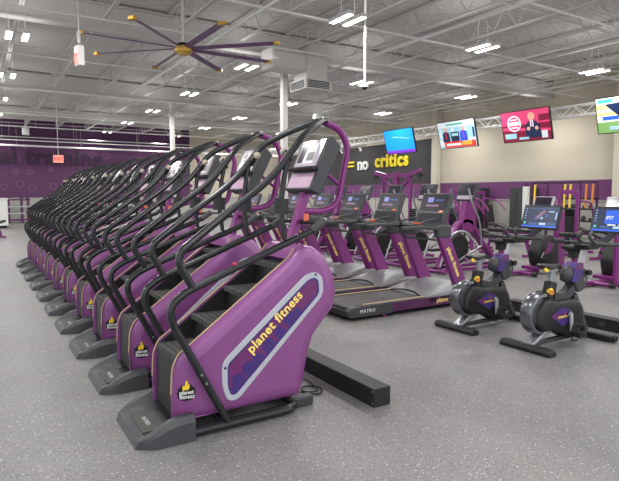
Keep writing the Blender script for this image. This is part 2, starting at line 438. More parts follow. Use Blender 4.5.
# pole camera, pendant speakers, exit signs
t = thing('pole_camera', 'small white security camera on a long white ceiling pole', 'camera', (6.0,7.8,3.4))
b = MB(); b.cyl((0,0,.06),(0,0,CB-3.3),.02,'white',8); b.build('pole', t)
b = MB(); b.cyl((0,0,.0),(0,0,.07),.07,'white',14,.05); b.build('camera_body', t)
b = MB(); b.ball((0,0,0),.05,'console_dark'); b.build('lens_dome', t)
for (x,y,z,l) in ((9.8,15.3,3.85,'white cylinder pendant hanging above the climber consoles'),(1.95,26,4.0,'pale cylinder pendant hanging before the far purple wall')):
    t = thing('pendant_speaker', l, 'speaker', (x,y,z))
    b = MB(); b.cyl((0,0,0),(0,0,.3),.14,'white',18); b.build('speaker_body', t, bevel=.02)
    b = MB(); b.cyl((0,0,.3),(0,0,CB+.3-z),.008,'white_steel',6); b.build('hanger_rod', t)
t = thing('exit_sign', 'lit red exit sign hanging in front of the far wall lettering', 'exit sign', (2.2,18,2.45))
b = MB(); b.box((-.14,-.03,0),(.14,.03,.22),'exit_red'); b.build('sign_face', t, bevel=.008)
b = MB(); put_text(b, 'EXIT', .13, (0,-.034,.11), (1,0,0), (0,0,1), 'tv_red', bold=.004); b.build('lettering', t, smooth=0)
b = MB(); b.cyl((0,0,.22),(0,0,CB+.3-2.45),.008,'white_steel',6); b.build('hanger_rod', t)
t = thing('exit_sign', 'white hanging exit sign seen nearly edge-on at upper left', 'exit sign', (1.55,9.6,3.58), rz=R(10))
b = MB(); b.box((-.05,-.09,0),(.05,.09,.32),'white'); b.build('sign_housing', t, bevel=.01)
b = MB(); b.box((-.056,-.08,.02),(-.05,.08,.30),'exit_red'); put_text(b, 'EXIT', .09, (-.059,0,.17), (0,-1,0), (0,0,1), 'tv_red', bold=.004); b.build('sign_face', t, smooth=0)
b = MB(); b.cyl((0,0,.36),(0,0,.55),.03,'white_steel',8); b.cyl((0,0,.5),(0,0,CB+.3-3.6),.01,'white_steel',6); b.build('hanger_rod', t)

# ------------------------------------------------------------------ truss and TVs
def truss():
    t = thing('ceiling_truss', 'long silver lattice truss hanging along the wall behind the televisions', 'truss', (14.55,0,3.72))
    y0, y1 = 4.5, 29; b = MB(); w, h = .26, .28
    for x in (0,w):
        for z in (0,h): b.cyl((x,y0,z),(x,y1,z),.022,'white',8)
    b.build('chords', t)
    b = MB(); st = .34; k = int((y1-y0)/st)
    for i in range(k):
        a = y0+i*st; c = a+st; z0, z1 = (0,h) if i%2 else (h,0)
        b.cyl((0,a,z0),(0,c,z1),.013,'white',5); b.cyl((w,a,z0),(w,c,z1),.013,'white',5); b.cyl((0,a,0),(w,a,0),.01,'white',5)
        b.cyl((0 if i%2 else w,a,h),(w if i%2 else 0,c,h),.01,'white',5)
    b.build('lattice', t)
    for y in (6.5,10.5,14.5,18.5,22.5,26.5):
        b = MB(); b.cyl((w/2,y,h),(w/2,y,CB+.1-3.72),.007,'white_steel',5); b.build('hanger_cable', t)
truss()
def tv(yc, label, kind):
    t = thing('television', label, 'television', (14.05,yc,3.53), 'televisions hung from the truss')
    w, h = 1.68, .945
    tilt = Matrix.Rotation(R(-15), 3, 'Y')
    def P(u, v, d=0): return tilt@Vector((-d, -u*w/2, v*h/2))     # u right as seen from the room, v up
    b = MB()
    A = [P(-1,-1),P(1,-1),P(1,1),P(-1,1)]; B = [P(-1,-1,-.06),P(1,-1,-.06),P(1,1,-.06),P(-1,1,-.06)]
    b.loft([A,B],'black'); b.build('casing', t)
    b = MB(); e = [.002]
    def patch(u0,v0,u1,v1,m):
        e[0] += .0008; b.poly([P(u0,v0,e[0]),P(u1,v0,e[0]),P(u1,v1,e[0]),P(u0,v1,e[0])], m)
    def pg(pts, m):
        e[0] += .0008; b.poly([P(x,y,e[0]) for x,y in pts], m)
    def disc(u,v,r,m,n=20):
        pg([(u+r*math.cos(2*PI*i/n)*h/w, v+r*math.sin(2*PI*i/n)) for i in range(n)], m)
    if kind == 'blue':
        patch(-.97,-.95,.97,.95,'tv_blue'); patch(-.97,-.95,.97,-.72,'tv_violet')
        pg([(-.6,.3),(-.2,.42),(.6,.2),(.9,.28),(.6,.16),(-.2,.36)],'tv_cyan')
    if kind == 'news':
        patch(-.97,-.95,.97,.95,'tv_cyan'); patch(-.97,.55,.97,.95,'tv_white'); patch(-.5,.68,.4,.8,'scr_teal')
        for k in range(6): patch(-.9+.33*k,-.2,-.78+.33*k,.5,'scr_pale' if k%2 else 'tv_white')
        patch(-.95,-.8,.95,-.3,'tv_white'); patch(-.3,-.5,.15,.2,'tv_navy'); patch(-.25,-.1,.1,.1,'tv_cyan')
        for u, m in ((-.55,'tv_navy'),(.38,'tv_royal')):
            pg([(u-.2,-.5),(u+.2,-.5),(u+.17,.15),(u+.05,.26),(u-.05,.26),(u-.17,.15)], m); disc(u,.4,.15,'tv_skin'); pg([(u-.02,-.3),(u+.02,-.3),(u+.02,.2),(u-.02,.2)],'tv_red')
        patch(-.7,-.92,.95,-.5,'tv_red'); patch(.25,-.8,.75,-.5,'tv_orange'); patch(-.6,-.8,.2,-.62,'tv_white')
        patch(.86,-.3,.95,.4,'tv_navy')
    if kind == 'suit':
        patch(-.97,-.95,.97,.95,'tv_maroon'); patch(-.97,.1,.97,.95,'tv_pink'); patch(.55,.2,.97,.6,'tv_maroon')
        pg([(-.97,-.2),(.97,-.45),(.97,-.3),(-.97,.0)],'tv_pink')
        disc(-.45,.2,.52,'tv_white'); disc(-.45,.2,.42,'tv_pink'); patch(-.68,.08,-.22,.32,'tv_white'); patch(-.6,.4,-.3,.5,'tv_white'); patch(-.6,-.1,-.3,.0,'tv_white')
        pg([(-.02,-.78),(.62,-.78),(.58,0),(.38,.3),(.18,.3),(0,0)],'tv_navy'); disc(.27,.55,.25,'tv_skin'); pg([(.2,-.1),(.34,-.1),(.34,.3),(.2,.3)],'tv_white')
        pg([(.25,-.1),(.29,-.1),(.29,.25),(.25,.25)],'tv_red'); disc(.12,-.2,.12,'tv_skin'); disc(.45,-.2,.12,'tv_skin')
        patch(-.88,-.75,-.4,-.42,'tv_cyan'); patch(-.3,-.85,.1,-.7,'tv_cyan'); patch(.62,-.85,.85,-.4,'tv_white')
    if kind == 'sport':
        patch(-.97,-.95,.97,.95,'tv_white'); patch(-.97,-.95,.97,-.35,'tv_green'); patch(-.97,.35,-.4,.6,'tv_yellow'); patch(-.97,.0,-.3,.2,'tv_yellow')
        pg([(-.7,.6),(-.15,.65),(.35,-.6),(0,-.6)],'tv_navy'); pg([(-.25,.95),(.97,.95),(.97,-.5),(.3,-.5)],'tv_royal')
        pg([(.3,.9),(.9,.9),(.6,.1),(.5,.1)],'tv_white'); patch(-.8,-.25,-.3,-.05,'scr_blue'); patch(-.6,-.8,.6,-.6,'scr_pale')
        patch(-.9,.7,-.45,.88,'scr_teal')
    b.build('screen', t, smooth=0)
    b = MB(); b.box((.06,-.3,-.1),(.5,-.26,.16),'black'); b.box((.06,.26,-.1),(.5,.3,.16),'black'); b.build('mount', t)
tv(16.05, 'hanging television showing a plain blue screen with a violet strip', 'blue')
tv(13.13, 'hanging television showing a news studio with two people', 'news')
tv(10.42, 'hanging television showing a man in dark suit on pink', 'suit')
tv(7.42, 'hanging television with blue sports broadcast at the right edge', 'sport')
# spotlights near the black wall
t = thing('spot_light_bar', 'row of small spotlights above the black wall', 'spotlights', (16.3,24,3.85))
b = MB(); b.cyl((0,-3,0),(0,3,0),.02,'black',6); b.build('rail', t)
for k in range(4):
    b = MB(); y = -2.4+1.6*k; b.cyl((0,y,-.02),(.1,y,-.2),.06,'white',10); s = b.build('lamp_head', t)
    b = MB(); b.cyl((.1,y,-.2),(.104,y,-.207),.05,'spot_lamp',10); b.build('bulb', s)
b = MB(); b.cyl((0,-2,0),(0,-2,CB+.1-3.85),.008,'white_steel',5); b.cyl((0,2,0),(0,2,CB+.1-3.85),.008,'white_steel',5); b.build('hanger_rod', t)

# ------------------------------------------------------------------ step climber
OX, OY = 1.5, 3.37
def climber():
    t = thing('step_climber', '', 'step climber', (OX,OY,0), 'step climbers in a row')
    O = (OX,OY,0)
    def bd(b, name, par=t, **k): b.shift(O); return b.build(name, par, **k)
    outer = [(.97,.10),(.965,.27),(.975,.43),(1.01,.51),(1.09,.565),(1.79,1.065),(1.84,1.13),(1.9,1.155),(1.98,1.135),(2.08,1.06),(2.15,.93),(2.175,.8),(2.15,.69),(1.98,.51),(1.93,.36),(1.90,.2),(1.86,.10),(1.30,.10)]
    def crease(x, z): return .24*max(0, -((x-1.09)*.911+(z-.565)*.412))
    # purple body: two bulged sides and the hood between
    for s, y0, nm in ((-1,3.12,'near'),(1,3.62,'far')):
        yo = y0; yi = y0+.055*(-s)
        b = MB(); n = len(outer)
        cx_, cz_ = 1.5, .55
        def ins(p, d):
            # inset along polygon normal
            i = outer.index(p); a = Vector(outer[i-1]); c = Vector(outer[(i+1)%n]); tdir = (c-a).normalized(); nn = Vector((-tdir.y, tdir.x))
            q = Vector(p)+nn*d; w_ = Vector(p)-nn*d
            ctr = Vector((1.55,.62))
            return tuple(w_ if inside(w_) else q)
        def inside(q):
            c = False; j = n-1
            for i in range(n):
                xi, zi = outer[i]; xj, zj = outer[j]
                if (zi > q.y) != (zj > q.y) and q.x < (xj-xi)*(q.y-zi)/(zj-zi)+xi: c = not c
                j = i
            return c
        rings = [[(x,yi,z) for x,z in outer], [(x,yo-s*.034,z) for x,z in outer]]
        for d, dy in ((.006,.024),(.022,.010),(.045,.0),(.07,-.006),(.085,-.009)):
            rings.append([(q[0], yo-s*min(.05, dy+crease(*q)), q[1]) for q in (ins(p, d) for p in outer)])
        b.loft(rings, 'purple', caps=False)
        L = rings[-1]
        b.add(rings[0], [list(range(n))], 'purple'); b.add(L, [[0,1,2,3,4,n-1],list(range(4,n))], 'purple')
        sp = bd(b, 'side_panel', smooth=22)
        # tan edge along the stair side
        b = MB(); e = [(x,yo-s*.045,z+.004) for x,z in outer[1:7]]; b.tube(fillet(e,.03), .006, 'tan_trim', 6); bd(b, 'edge_trim', sp)
        yd = yo+s*.0115
        # decal
        def dec(pts, m, lift, rad):
            b_.poly([(x, yd+s*lift, z) for x,z in fillet2(pts, rad)], m)
        D = [(1.275,.44),(1.275,.27),(1.315,.175),(1.385,.175),(2.045,.80),(2.035,.925),(1.98,.965),(1.90,.955)]
        Dr = [.05,.05,.05,.05,.05,.05,.04,.04]
        c0 = Vector((1.62,.56))
        b_ = MB(); ring_o = fillet2(D, Dr); 
        di = [(1.312,.42),(1.312,.275),(1.335,.215),(1.372,.215),(2.008,.81),(2.0,.905),(1.965,.928),(1.915,.915)]
        ring_i = fillet2(di, .03)
        k = len(ring_o)
        vs = [(x,yd+s*.001,z) for x,z in ring_o]+[(x,yd+s*.006,z) for x,z in [((a[0]*.85+c[0]*.15),(a[1]*.85+c[1]*.15)) for a,c in zip(ring_o,ring_i)]]+[(x,yd+s*.006,z) for x,z in ring_i]+[(x,yd+s*.001,z) for x,z in ring_i]
        b_.add(vs, [(q*k+i, q*k+(i+1)%k, (q+1)*k+(i+1)%k, (q+1)*k+i) for q in range(3) for i in range(k)], 'decal_grey')
        dec(di, 'decal_blue', .0015, .03)
        cx2 = sum(p[0] for p in di)/8; cz2 = sum(p[1] for p in di)/8
        dj = [(1.325,.412),(1.325,.282),(1.343,.236),(1.368,.236),(1.99,.815),(1.985,.895),(1.96,.912),(1.922,.902)]
        dec(dj, 'decal_plum', .0022, .02)
        b_lobe = 0
        for (x,z,r) in ((1.39,.30,.045),(1.46,.37,.045),(1.53,.42,.04),(1.61,.50,.045),(1.69,.58,.04),(1.77,.66,.045),(1.83,.70,.03),(1.36,.25,.02),(1.50,.36,.03)):
            lift_ = .003+.0002*b_lobe; b_lobe += 1
            b_.poly([(x+r*math.cos(2*PI*i/16)*(1+.15*(i%2)), yd+s*lift_, z+r*math.sin(2*PI*i/16)*(1+.15*(i%2))) for i in range(16)], 'decal_blue')
        for (x,z) in ((1.297,.40),(1.975,.945)):
            b_.poly([(x+.009*math.cos(2*PI*i/10), yd+s*.0075, z+.009*math.sin(2*PI*i/10)) for i in range(10)], 'black')
        ux = Vector((.68,0,.60)).normalized() if s < 0 else Vector((-.68,0,-.60)).normalized()
        uy = Vector((-.60,0,.68)).normalized() if s < 0 else Vector((.60,0,-.68)).normalized()
        if s > 0: ux, uy = -ux*-1, uy
        put_text(b_, 'planet fitness', .092, (1.66,yd+s*.0056,.655), ux, uy, 'yellow_letter', bold=.0022, depth=.0004, spacing=1.06)
        bd(b_, 'side_decal', sp, smooth=0)
        # round gear logo near the front
        b_ = MB(); gx, gz = 1.055, .275; yl = yd; kx = lambda x, z: yl-s*crease(x, z)
        b_.poly([(x, kx(x,z)+s*.001, z) for x,z in ((gx+(.050 if i%2 else .058)*math.cos(2*PI*i/24), gz+(.050 if i%2 else .058)*math.sin(2*PI*i/24)) for i in range(24))], 'black')
        for pts, m, l in (([(-.024,.018),(.012,.018),(.020,.04),(.016,.055),(-.004,.05),(-.024,.046)],'yellow',.002),([(-.010,.04),(-.006,.078),(.006,.08),(.008,.05)],'yellow',.0024)):
            b_.poly([(gx+x, kx(gx+x,gz+z)+s*l, gz+z) for x,z in pts], m)
        sx = (1,-s*-.218*1.0*-1*-1,0); sx = (1,s*.218,0) if s < 0 else (-1,-.218,0)
        put_text(b_, 'planet', .036, (gx,kx(gx,gz)+s*.004,gz+.002), sx, (0,s*.099,1), 'white', bold=.001)
        put_text(b_, 'fitness', .036, (gx+.004,kx(gx+.004,gz-.026)+s*.004,gz-.026), sx, (0,s*.099,1), 'white', bold=.001)
        bd(b_, 'gear_logo', sp, smooth=0)
    b = MB(); hood = [(1.80,1.06),(1.84,1.13),(1.9,1.155),(1.98,1.135),(2.08,1.06),(2.15,.93),(2.175,.8),(2.15,.69),(1.98,.51),(1.93,.36),(1.90,.2),(1.86,.10),(1.78,.10),(1.84,.5),(1.92,.75),(1.9,1.0)]
    b.prism([(x-.004,z-.004) for x,z in hood], 3.165, 3.575, 'purple'); bd(b, 'rear_hood', smooth=50)
    # steps
    for k in range(4):
        b = MB(); x0 = 1.0+.242*k; z1 = .5+.172*k; x1 = x0+.27
        b.box((x0,3.18,z1-.03),(min(x1,1.9),3.56,z1),'tread')
        for q in range(9):
            yy = 3.185+.0415*q; b.box((x0-.008,yy,z1-.03),(x0+.006,yy+.02,z1+.003),'tread')
        for q in range(4): b.box((x0+.03+q*.045,3.2,z1),(x0+.045+q*.045,3.54,z1+.003),'dark_grey')
        st = bd(b, 'step', smooth=0)
        b = MB(); lo = .12 if k == 0 else z1-.172
        b.prism([(x0+.005,lo),(x0+.035,z1-.028),(x0+.05,z1-.028),(x0+.02,lo)] if k else [(x0-.015,lo),(x0-.005,z1-.028),(x0+.03,z1-.028),(x0+.03,lo)], 3.185, 3.555, 'black_plastic'); bd(b, 'riser', st, smooth=0)
    b = MB(); b.prism([(1.04,.1),(1.04,.28),(1.84,.84),(1.84,.1)], 3.2, 3.54, 'black'); bd(b, 'inner_housing')
    for ya in (3.176, 3.556):
        b = MB(); b.prism([(1.0,.12),(1.0,.47),(1.03,.51),(1.09,.552),(1.79,1.052),(1.83,1.10),(1.83,.12)], ya, ya+.008, 'black_plastic'); bd(b, 'stair_liner')
    # front step platform
    b = MB()
    xs = [.73,.75,.80,.86,.92,.98,1.04,1.08]; ys = [-.32,-.315,-.29,-.245,-.22,-.17,0,.17,.22,.245,.29,.315,.32]
    def hz(x, y):
        u = (x-.73)/.35; a = abs(y); base = .05
        ridge = base+(.105*math.sin(min(1,max(0,(u-.1)/.75))*PI/2))
        if a > .3: return ridge*.75 if a < .318 else 0
        if a > .23: return ridge
        if a > .2: return .5*(ridge+.045)
        return .042+.01*u
    vs = []; fs = []
    for x in xs:
        for y in ys:
            c = .075*max(0, 1-(x-.73)/.1); yy = max(-.32+c, min(.32-c, y))
            vs.append((x, OY+yy, 0 if x == .73 else hz(x, y)))
    ny = len(ys)
    for i in range(len(xs)-1):
        for j in range(ny-1): fs.append((i*ny+j, (i+1)*ny+j, (i+1)*ny+j+1, i*ny+j+1))
    # back wall of the platform
    m_ = len(vs)
    for j in range(ny): vs.append((1.08, OY+ys[j], 0))
    for j in range(ny-1): fs.append(((len(xs)-1)*ny+j, m_+j, m_+j+1, (len(xs)-1)*ny+j+1))
    b.add(vs, fs, 'grey_plastic')
    b.box((.80,OY-.16,.045),(.95,OY+.16,.055),'tread'); fp = bd(b, 'front_platform', smooth=28)
    b = MB(); put_text(b, 'MATRIX', .04, (.86,OY,.0575), (0,-1,0), (1,0,0), 'white'); bd(b, 'lettering', fp, smooth=0)
    # ground frame
    b = MB(); b.tube(fillet([(1.05,3.095,.04),(1.83,3.095,.04),(1.83,3.645,.04),(1.05,3.645,.04)],.12,6), .033, 'black_tube', 10); b.cyl((1.3,3.09,.04),(1.3,3.65,.04),.03,'black_tube',8); bd(b, 'ground_frame')
    b = MB(); b.box((1.80,3.15,.0),(1.99,3.22,.075),'dark_grey'); bd(b, 'rear_foot', bevel=.012)
    b = MB(); b.box((1.80,3.52,.0),(1.99,3.59,.075),'dark_grey'); bd(b, 'rear_foot', bevel=.012)
    for s in (-1,1):
        y = OY+s*.29
        b = MB(); pts = [(1.30,y,.06),(1.07,y,.51),(.955,y,.74),(.945,y,.84),(1.04,y,.915),(1.94,y,1.255),(2.02,y,1.31)]
        b.tube(fillet(pts,[0,.08,.06,.07,.09,.05,0],5), .0235, 'black_tube', 10)
        lr = bd(b, 'lower_handrail')
        for (x,z) in ((1.155,.34),(1.125,.40)):
            b = MB(); b.cyl((x,y+s*.015,z),(x,y+s*.027,z),.008,'silver',8); bd(b, 'bolt', lr)
        b = MB(); b.cyl((1.93,y,1.25),(2.03,y,1.315),.028,'dark_grey',10); b.ball((2.03,y,1.32),.02,'silver'); bd(b, 'end_fitting', lr)
        b = MB(); pts = [(1.09,y,.93),(1.0,y,1.10),(1.02,y,1.165),(1.33,y,1.395),(1.55,y,1.545),(1.68,y,1.66),(1.82,y,1.835),(1.88,y-s*.03,1.885),(2.04,OY+s*.16,1.975),(2.17,OY+s*.055,2.035),(2.22,OY+s*.02,2.035)]
        b.tube(fillet(pts,[0,.05,.04,.1,.1,.08,.06,.06,.08,.04,0],5), .0235, 'black_tube', 10)
        ur = bd(b, 'upper_handrail')
        b = MB(); b.tube([(1.745,y,1.73),(1.715,y,1.60),(1.69,y,1.42),(1.72,y,1.2)], .018, 'black_tube', 8); bd(b, 'grip_post', ur)
        b = MB(); b.cyl((1.755,y,1.72),(1.765,y-s*.075,1.775),.021,'black_tube',10); b.ball((1.765,y-s*.09,1.78),.026,'beige_tip'); bd(b, 'sensor_grip', ur)
        b = MB(); b.cyl((1.695,y-s*.01,1.37),(1.70,y-s*.01,1.47),.05,'black_plastic',16); bd(b, 'cup_holder', ur)
    b = MB(); b.cyl((2.0,OY-.29,1.3),(2.0,OY+.29,1.3),.018,'black_tube',8); bd(b, 'cross_bar')
    b = MB(); b.ball((1.36,3.08,1.062),.014,'red_knob'); b.cyl((1.36,3.08,1.03),(1.36,3.08,1.06),.008,'red_knob',8); bd(b, 'stop_button')
    # purple mast and loop
    b = MB(); b.tube([(1.9,OY,1.08),(1.99,OY,1.32),(2.08,OY,1.6)], 0, 'purple_frame', sq=(.035,.028)); bd(b, 'mast', bevel=.006)
    b = MB(); pts = [(2.19,OY,2.035),(2.36,OY,1.99),(2.44,OY,1.86),(2.34,OY,1.42),(2.2,OY,1.365),(2.02,OY,1.38)]
    b.tube(fillet(pts,[0,.09,.1,.08,.08,0],6), .026, 'purple_frame', 10); b.tube([(2.37,OY,1.56),(2.17,OY,1.7)], .016, 'purple_frame', 8); bd(b, 'rear_loop')
    # console
    def C(u, v, d): # u along the face (0 bottom .. 1 top), v across (-1..1), d in front
        ax = Vector((.175,0,.37)); nn = Vector((-.37,0,.175)).normalized()
        return Vector((1.985,OY+v*.175,1.53))+ax*u+nn*d
    b = MB(); b.loft([[C(0,v,-.085),C(0,v,.0),C(.38,v,.0),C(.42,v,.012),C(1,v,.012),C(1.03,v,-.02),C(.95,v,-.10)] for v in (-1.08,-1,1,1.08)], 'dark_grey'); co = bd(b, 'console', bevel=.008)
    b = MB(); b.poly([C(.44,-.88,.016),C(.44,.88,.016),C(.96,.88,.016),C(.96,-.88,.016)], 'console_glass')
    for (u0,v0,u1,v1,m) in ((.5,-.5,.9,.3,'white'),(.52,.35,.85,.75,'console_dark'),(.55,-.45,.72,.1,'hood_grey')): b.poly([C(u0,v0,.0175),C(u0,v1,.0175),C(u1,v1,.0175),C(u1,v0,.0175)], m)
    bd(b, 'screen', co, smooth=0)
    b = MB(); b.poly([C(.04,-.9,.003),C(.04,.9,.003),C(.32,.9,.003),C(.32,-.9,.003)], 'console_pink'); bd(b, 'key_panel', co, smooth=0)
    b = MB(); b.loft([[C(.36,v,.0),C(.35,v,.05),C(.39,v,.055),C(.43,v,.01)] for v in (-.98,.98)], 'black_plastic'); bd(b, 'shelf', co, bevel=.005)
    b = MB(); b.cyl((1.99,3.25,1.31),(1.99,3.25,1.36),.018,'orange',8); bd(b, 'quick_button', co)
    return t
cl = climber()
PITCH = 1.03
for k in range(10):
    lab = ('purple step climber nearest the camera with its full side panel in view' if k == 0 else
           'purple step climber at the far end of the row' if k == 9 else 'purple step climber, %s in the row counted from the camera' % ORD[k])
    if k == 0: cl['label'] = lab
    else: dup(cl, (OX-.008*k, OY+PITCH*k, 0), lab)

# ------------------------------------------------------------------ black floor raceways and cords
def raceway(x, y0, y1, label):
    t = thing('power_raceway', label, 'raceway', (x,y0,0))
    b = MB(); b.box((0,0,0),(.155,y1-y0,.135),'black_plastic'); b.build('channel', t, bevel=.006)
    for z in (.03,.115):
        b = MB(); b.cyl((-.003,.012,z),(.002,.012,z),.006,'silver',8); b.build('screw', t)
    y = 1.0
    while y < y1-y0:
        b = MB(); b.box((-.006,y,.045),(.001,y+.07,.09),'dark_grey'); b.build('outlet', t, smooth=0); y += 1.02
    return t
rw = raceway(2.31, 2.87, 13.6, 'black floor power raceway running behind the climber row')
raceway(5.82, 1.2, 4.5, 'black floor power raceway running behind the two spin bikes')
def cord(par, pts, r=.006):
    b = MB(); b.tube(fillet(pts,.1,4), r, 'rubber', 6); b.shift(par.location); b.build('power_cord', par)
cord(rw, [(1.9,3.35,.05),(2.0,3.4,.012),(2.12,3.25,.01),(2.22,3.38,.012),(2.10,3.5,.012),(2.02,3.36,.014),(2.15,3.3,.02),(2.2,3.6,.012),(2.1,3.7,.02),(2.2,3.8,.04),(2.31,3.86,.07)])

# ------------------------------------------------------------------ treadmill
TX, TY = 4.7, 5.4
def treadmill():
    t = thing('treadmill', '', 'treadmill', (TX,TY,0), 'treadmills in a row'); O = (TX,TY,0)
    def bd(b, name, par=t, **k): b.shift(O); return b.build(name, par, **k)
    b = MB(); b.box((3.7,TY-.31,.13),(5.0,TY+.31,.165),'belt'); b.cyl((3.7,TY-.31,.148),(3.7,TY+.31,.148),.018,'belt',10); bd(b, 'running_belt')
    b = MB(); b.box((3.75,TY-.3,.04),(5.55,TY+.3,.12),'black'); bd(b, 'under_frame')
    for s in (-1,1):
        ya, yb = sorted((TY+s*.32, TY+s*.40))
        b = MB(); b.prism([(4.30,.05),(4.30,.163),(5.55,.18),(5.62,.14),(5.62,.05)], ya, yb, 'purple_dark'); sr = bd(b, 'side_rail', bevel=.008)
        b = MB(); b.box((3.80,min(ya,yb),.162),(4.95,max(ya,yb),.175),'dark_grey'); bd(b, 'foot_rail', sr, bevel=.004)
        b = MB(); b.box((3.9,TY+s*.33-.012,.1755),(4.92,TY+s*.33+.012,.179),'tan_strip'); bd(b, 'edge_strip', sr, smooth=0)
        b = MB(); b.prism(fillet2([(3.66,.045),(3.64,.11),(3.68,.165),(4.31,.172),(4.31,.045)],[.02,.03,.03,0,0]), ya-.004, yb+.004, 'grey_plastic'); ec = bd(b, 'rear_end_cap', bevel=.006)
        if s < 0:
            b = MB(); put_text(b, 'MATRIX', .062, (3.92,TY-.4055,.11), (1,0,0), (0,0,1), 'white', spacing=1.1); bd(b, 'lettering', ec, smooth=0)
        b = MB(); put_text(b, 'planet fitness', .085, (5.28,TY+s*.4015,.115), (-s,0,0), (0,0,1), 'yellow_letter', bold=.002); bd(b, 'rail_lettering', sr, smooth=0)
    b = MB(); b.box((3.64,TY-.33,.05),(3.70,TY+.33,.13),'black_plastic'); bd(b, 'rear_bar', bevel=.01)
    b = MB(); b.tube([(4.2,TY-.385,.03),(4.2,TY+.385,.03)], .03, 'purple_frame', 12); bd(b, 'levelling_foot')
    # motor hood
    rings = []
    for y, k in ((-.40,.55),(-.36,.85),(-.2,1),(0,1.03),(.2,1),(.36,.85),(.40,.55)):
        rings.append([(4.88,TY+y,.17),(4.98,TY+y,.17+.045*k),(5.25,TY+y,.17+.115*k),(5.5,TY+y,.17+.14*k),(5.7,TY+y,.17+.10*k),(5.78,TY+y,.12),(5.75,TY+y,.06),(4.95,TY+y,.1)])
    b = MB(); b.loft(rings, 'hood_grey'); mh = bd(b, 'motor_hood', smooth=50)
    b = MB(); b.tube(fillet([(4.86,TY-.28,.182),(4.93,TY-.1,.205),(4.93,TY+.1,.205),(4.86,TY+.28,.182)],.1), .01, 'rubber', 6); bd(b, 'seam', mh)
    # uprights
    for s in (-1,1):
        y0 = TY+s*.375; ya, yb = sorted((y0, y0-s*.07))
        b = MB(); b.prism([(5.46,.2),(5.70,.2),(5.30,.96),(5.09,.96)], ya, yb, 'purple_frame'); upr = bd(b, 'upright', bevel=.014)
        dx = Vector((-.40,0,.75)).normalized()
        b = MB()
        if s < 0: put_text(b, 'planet fitness', .085, (5.375,y0+s*.002,.60), -dx, Vector((.75,0,.40)), 'yellow_letter', bold=.003)
        else: put_text(b, 'planet fitness', .085, (5.375,y0+s*.002,.60), -dx, Vector((-.75,0,-.40)), 'yellow_letter', bold=.003)
        bd(b, 'lettering', upr, smooth=0)
        b = MB(); b.prism([(5.08,.93),(5.33,.93),(5.31,1.08),(5.2,1.10),(5.07,1.08)], ya-.012, yb+.012, 'grey_plastic'); bd(b, 'joint_cap', bevel=.015)
        b = MB(); b.tube(fillet([(5.15,y0-s*.03,1.05),(4.75,y0-s*.03,1.075),(4.5,y0-s*.03,1.07)],.1), 0, 'dark_grey', sq=(.035,.022)); bd(b, 'handrail', bevel=.008)
        b = MB(); b.tube(fillet([(5.2,TY+s*.27,1.08),(5.0,TY+s*.27,1.09),(4.93,TY+s*.2,1.13),(5.2,TY+s*.2,1.17)],.05), .014, 'grey_plastic', 8); bd(b, 'grip', bevel=0)
    b = MB(); b.prism([(5.02,1.03),(5.36,1.03),(5.38,1.08),(5.25,1.12),(5.0,1.08)], TY-.34, TY+.34, 'black_plastic'); tr = bd(b, 'dash_tray', bevel=.012)
    b = MB(); b.box((5.03,TY-.06,1.095),(5.09,TY+.06,1.115),'orange'); bd(b, 'stop_button', tr)
    b = MB(); b.cyl((5.1,TY-.31,.9),(5.1,TY+.31,.9),.014,'dark_grey',8); bd(b, 'cross_bar')
    # console
    def C(u, v, d):
        ax = Vector((.15,0,.42)); nn = Vector((-.42,0,.15)).normalized()
        return Vector((5.28,TY+v*.27,1.09))+ax*u+nn*d
    b = MB(); b.loft([[C(0,v,-.05),C(0,v,.01),C(.36,v,.02),C(.40,v,.0),C(1,v,.0),C(1.02,v,-.02),C(.98,v,-.06)] for v in (-1,1)], 'dark_grey'); co = bd(b, 'console', bevel=.012)
    b = MB(); b.poly([C(.46,-.86,.003),C(.46,.86,.003),C(.96,.86,.003),C(.96,-.86,.003)], 'scr_black')
    for u0,v0,u1,v1,m in ((.7,-.5,.86,-.1,'scr_lilac'),(.56,-.55,.63,.35,'scr_plum'),(.74,.05,.8,.6,'scr_mid')):
        b.poly([C(u0,-v0,.0045),C(u0,-v1,.0045),C(u1,-v1,.0045),C(u1,-v0,.0045)], m)
    bd(b, 'screen', co, smooth=0)
    b = MB(); b.poly([C(.06,-.8,.018),C(.06,.8,.018),C(.32,.8,.026),C(.32,-.8,.026)], 'console_dark'); b.poly([C(.37,-.5,.02),C(.37,-.75,.02),C(.44,-.75,.004),C(.44,-.5,.004)],'orange'); bd(b, 'key_panel', co, smooth=0)
    return t
tm = treadmill()
for k in range(7):
    lab = 'purple and grey treadmill, %s in its row counted from the spin bikes' % ORD[k]
    if k == 0: tm['label'] = 'purple and grey treadmill nearest the spin bikes, its whole side visible'
    else: dup(tm, (TX, TY+.95*k, 0), lab)

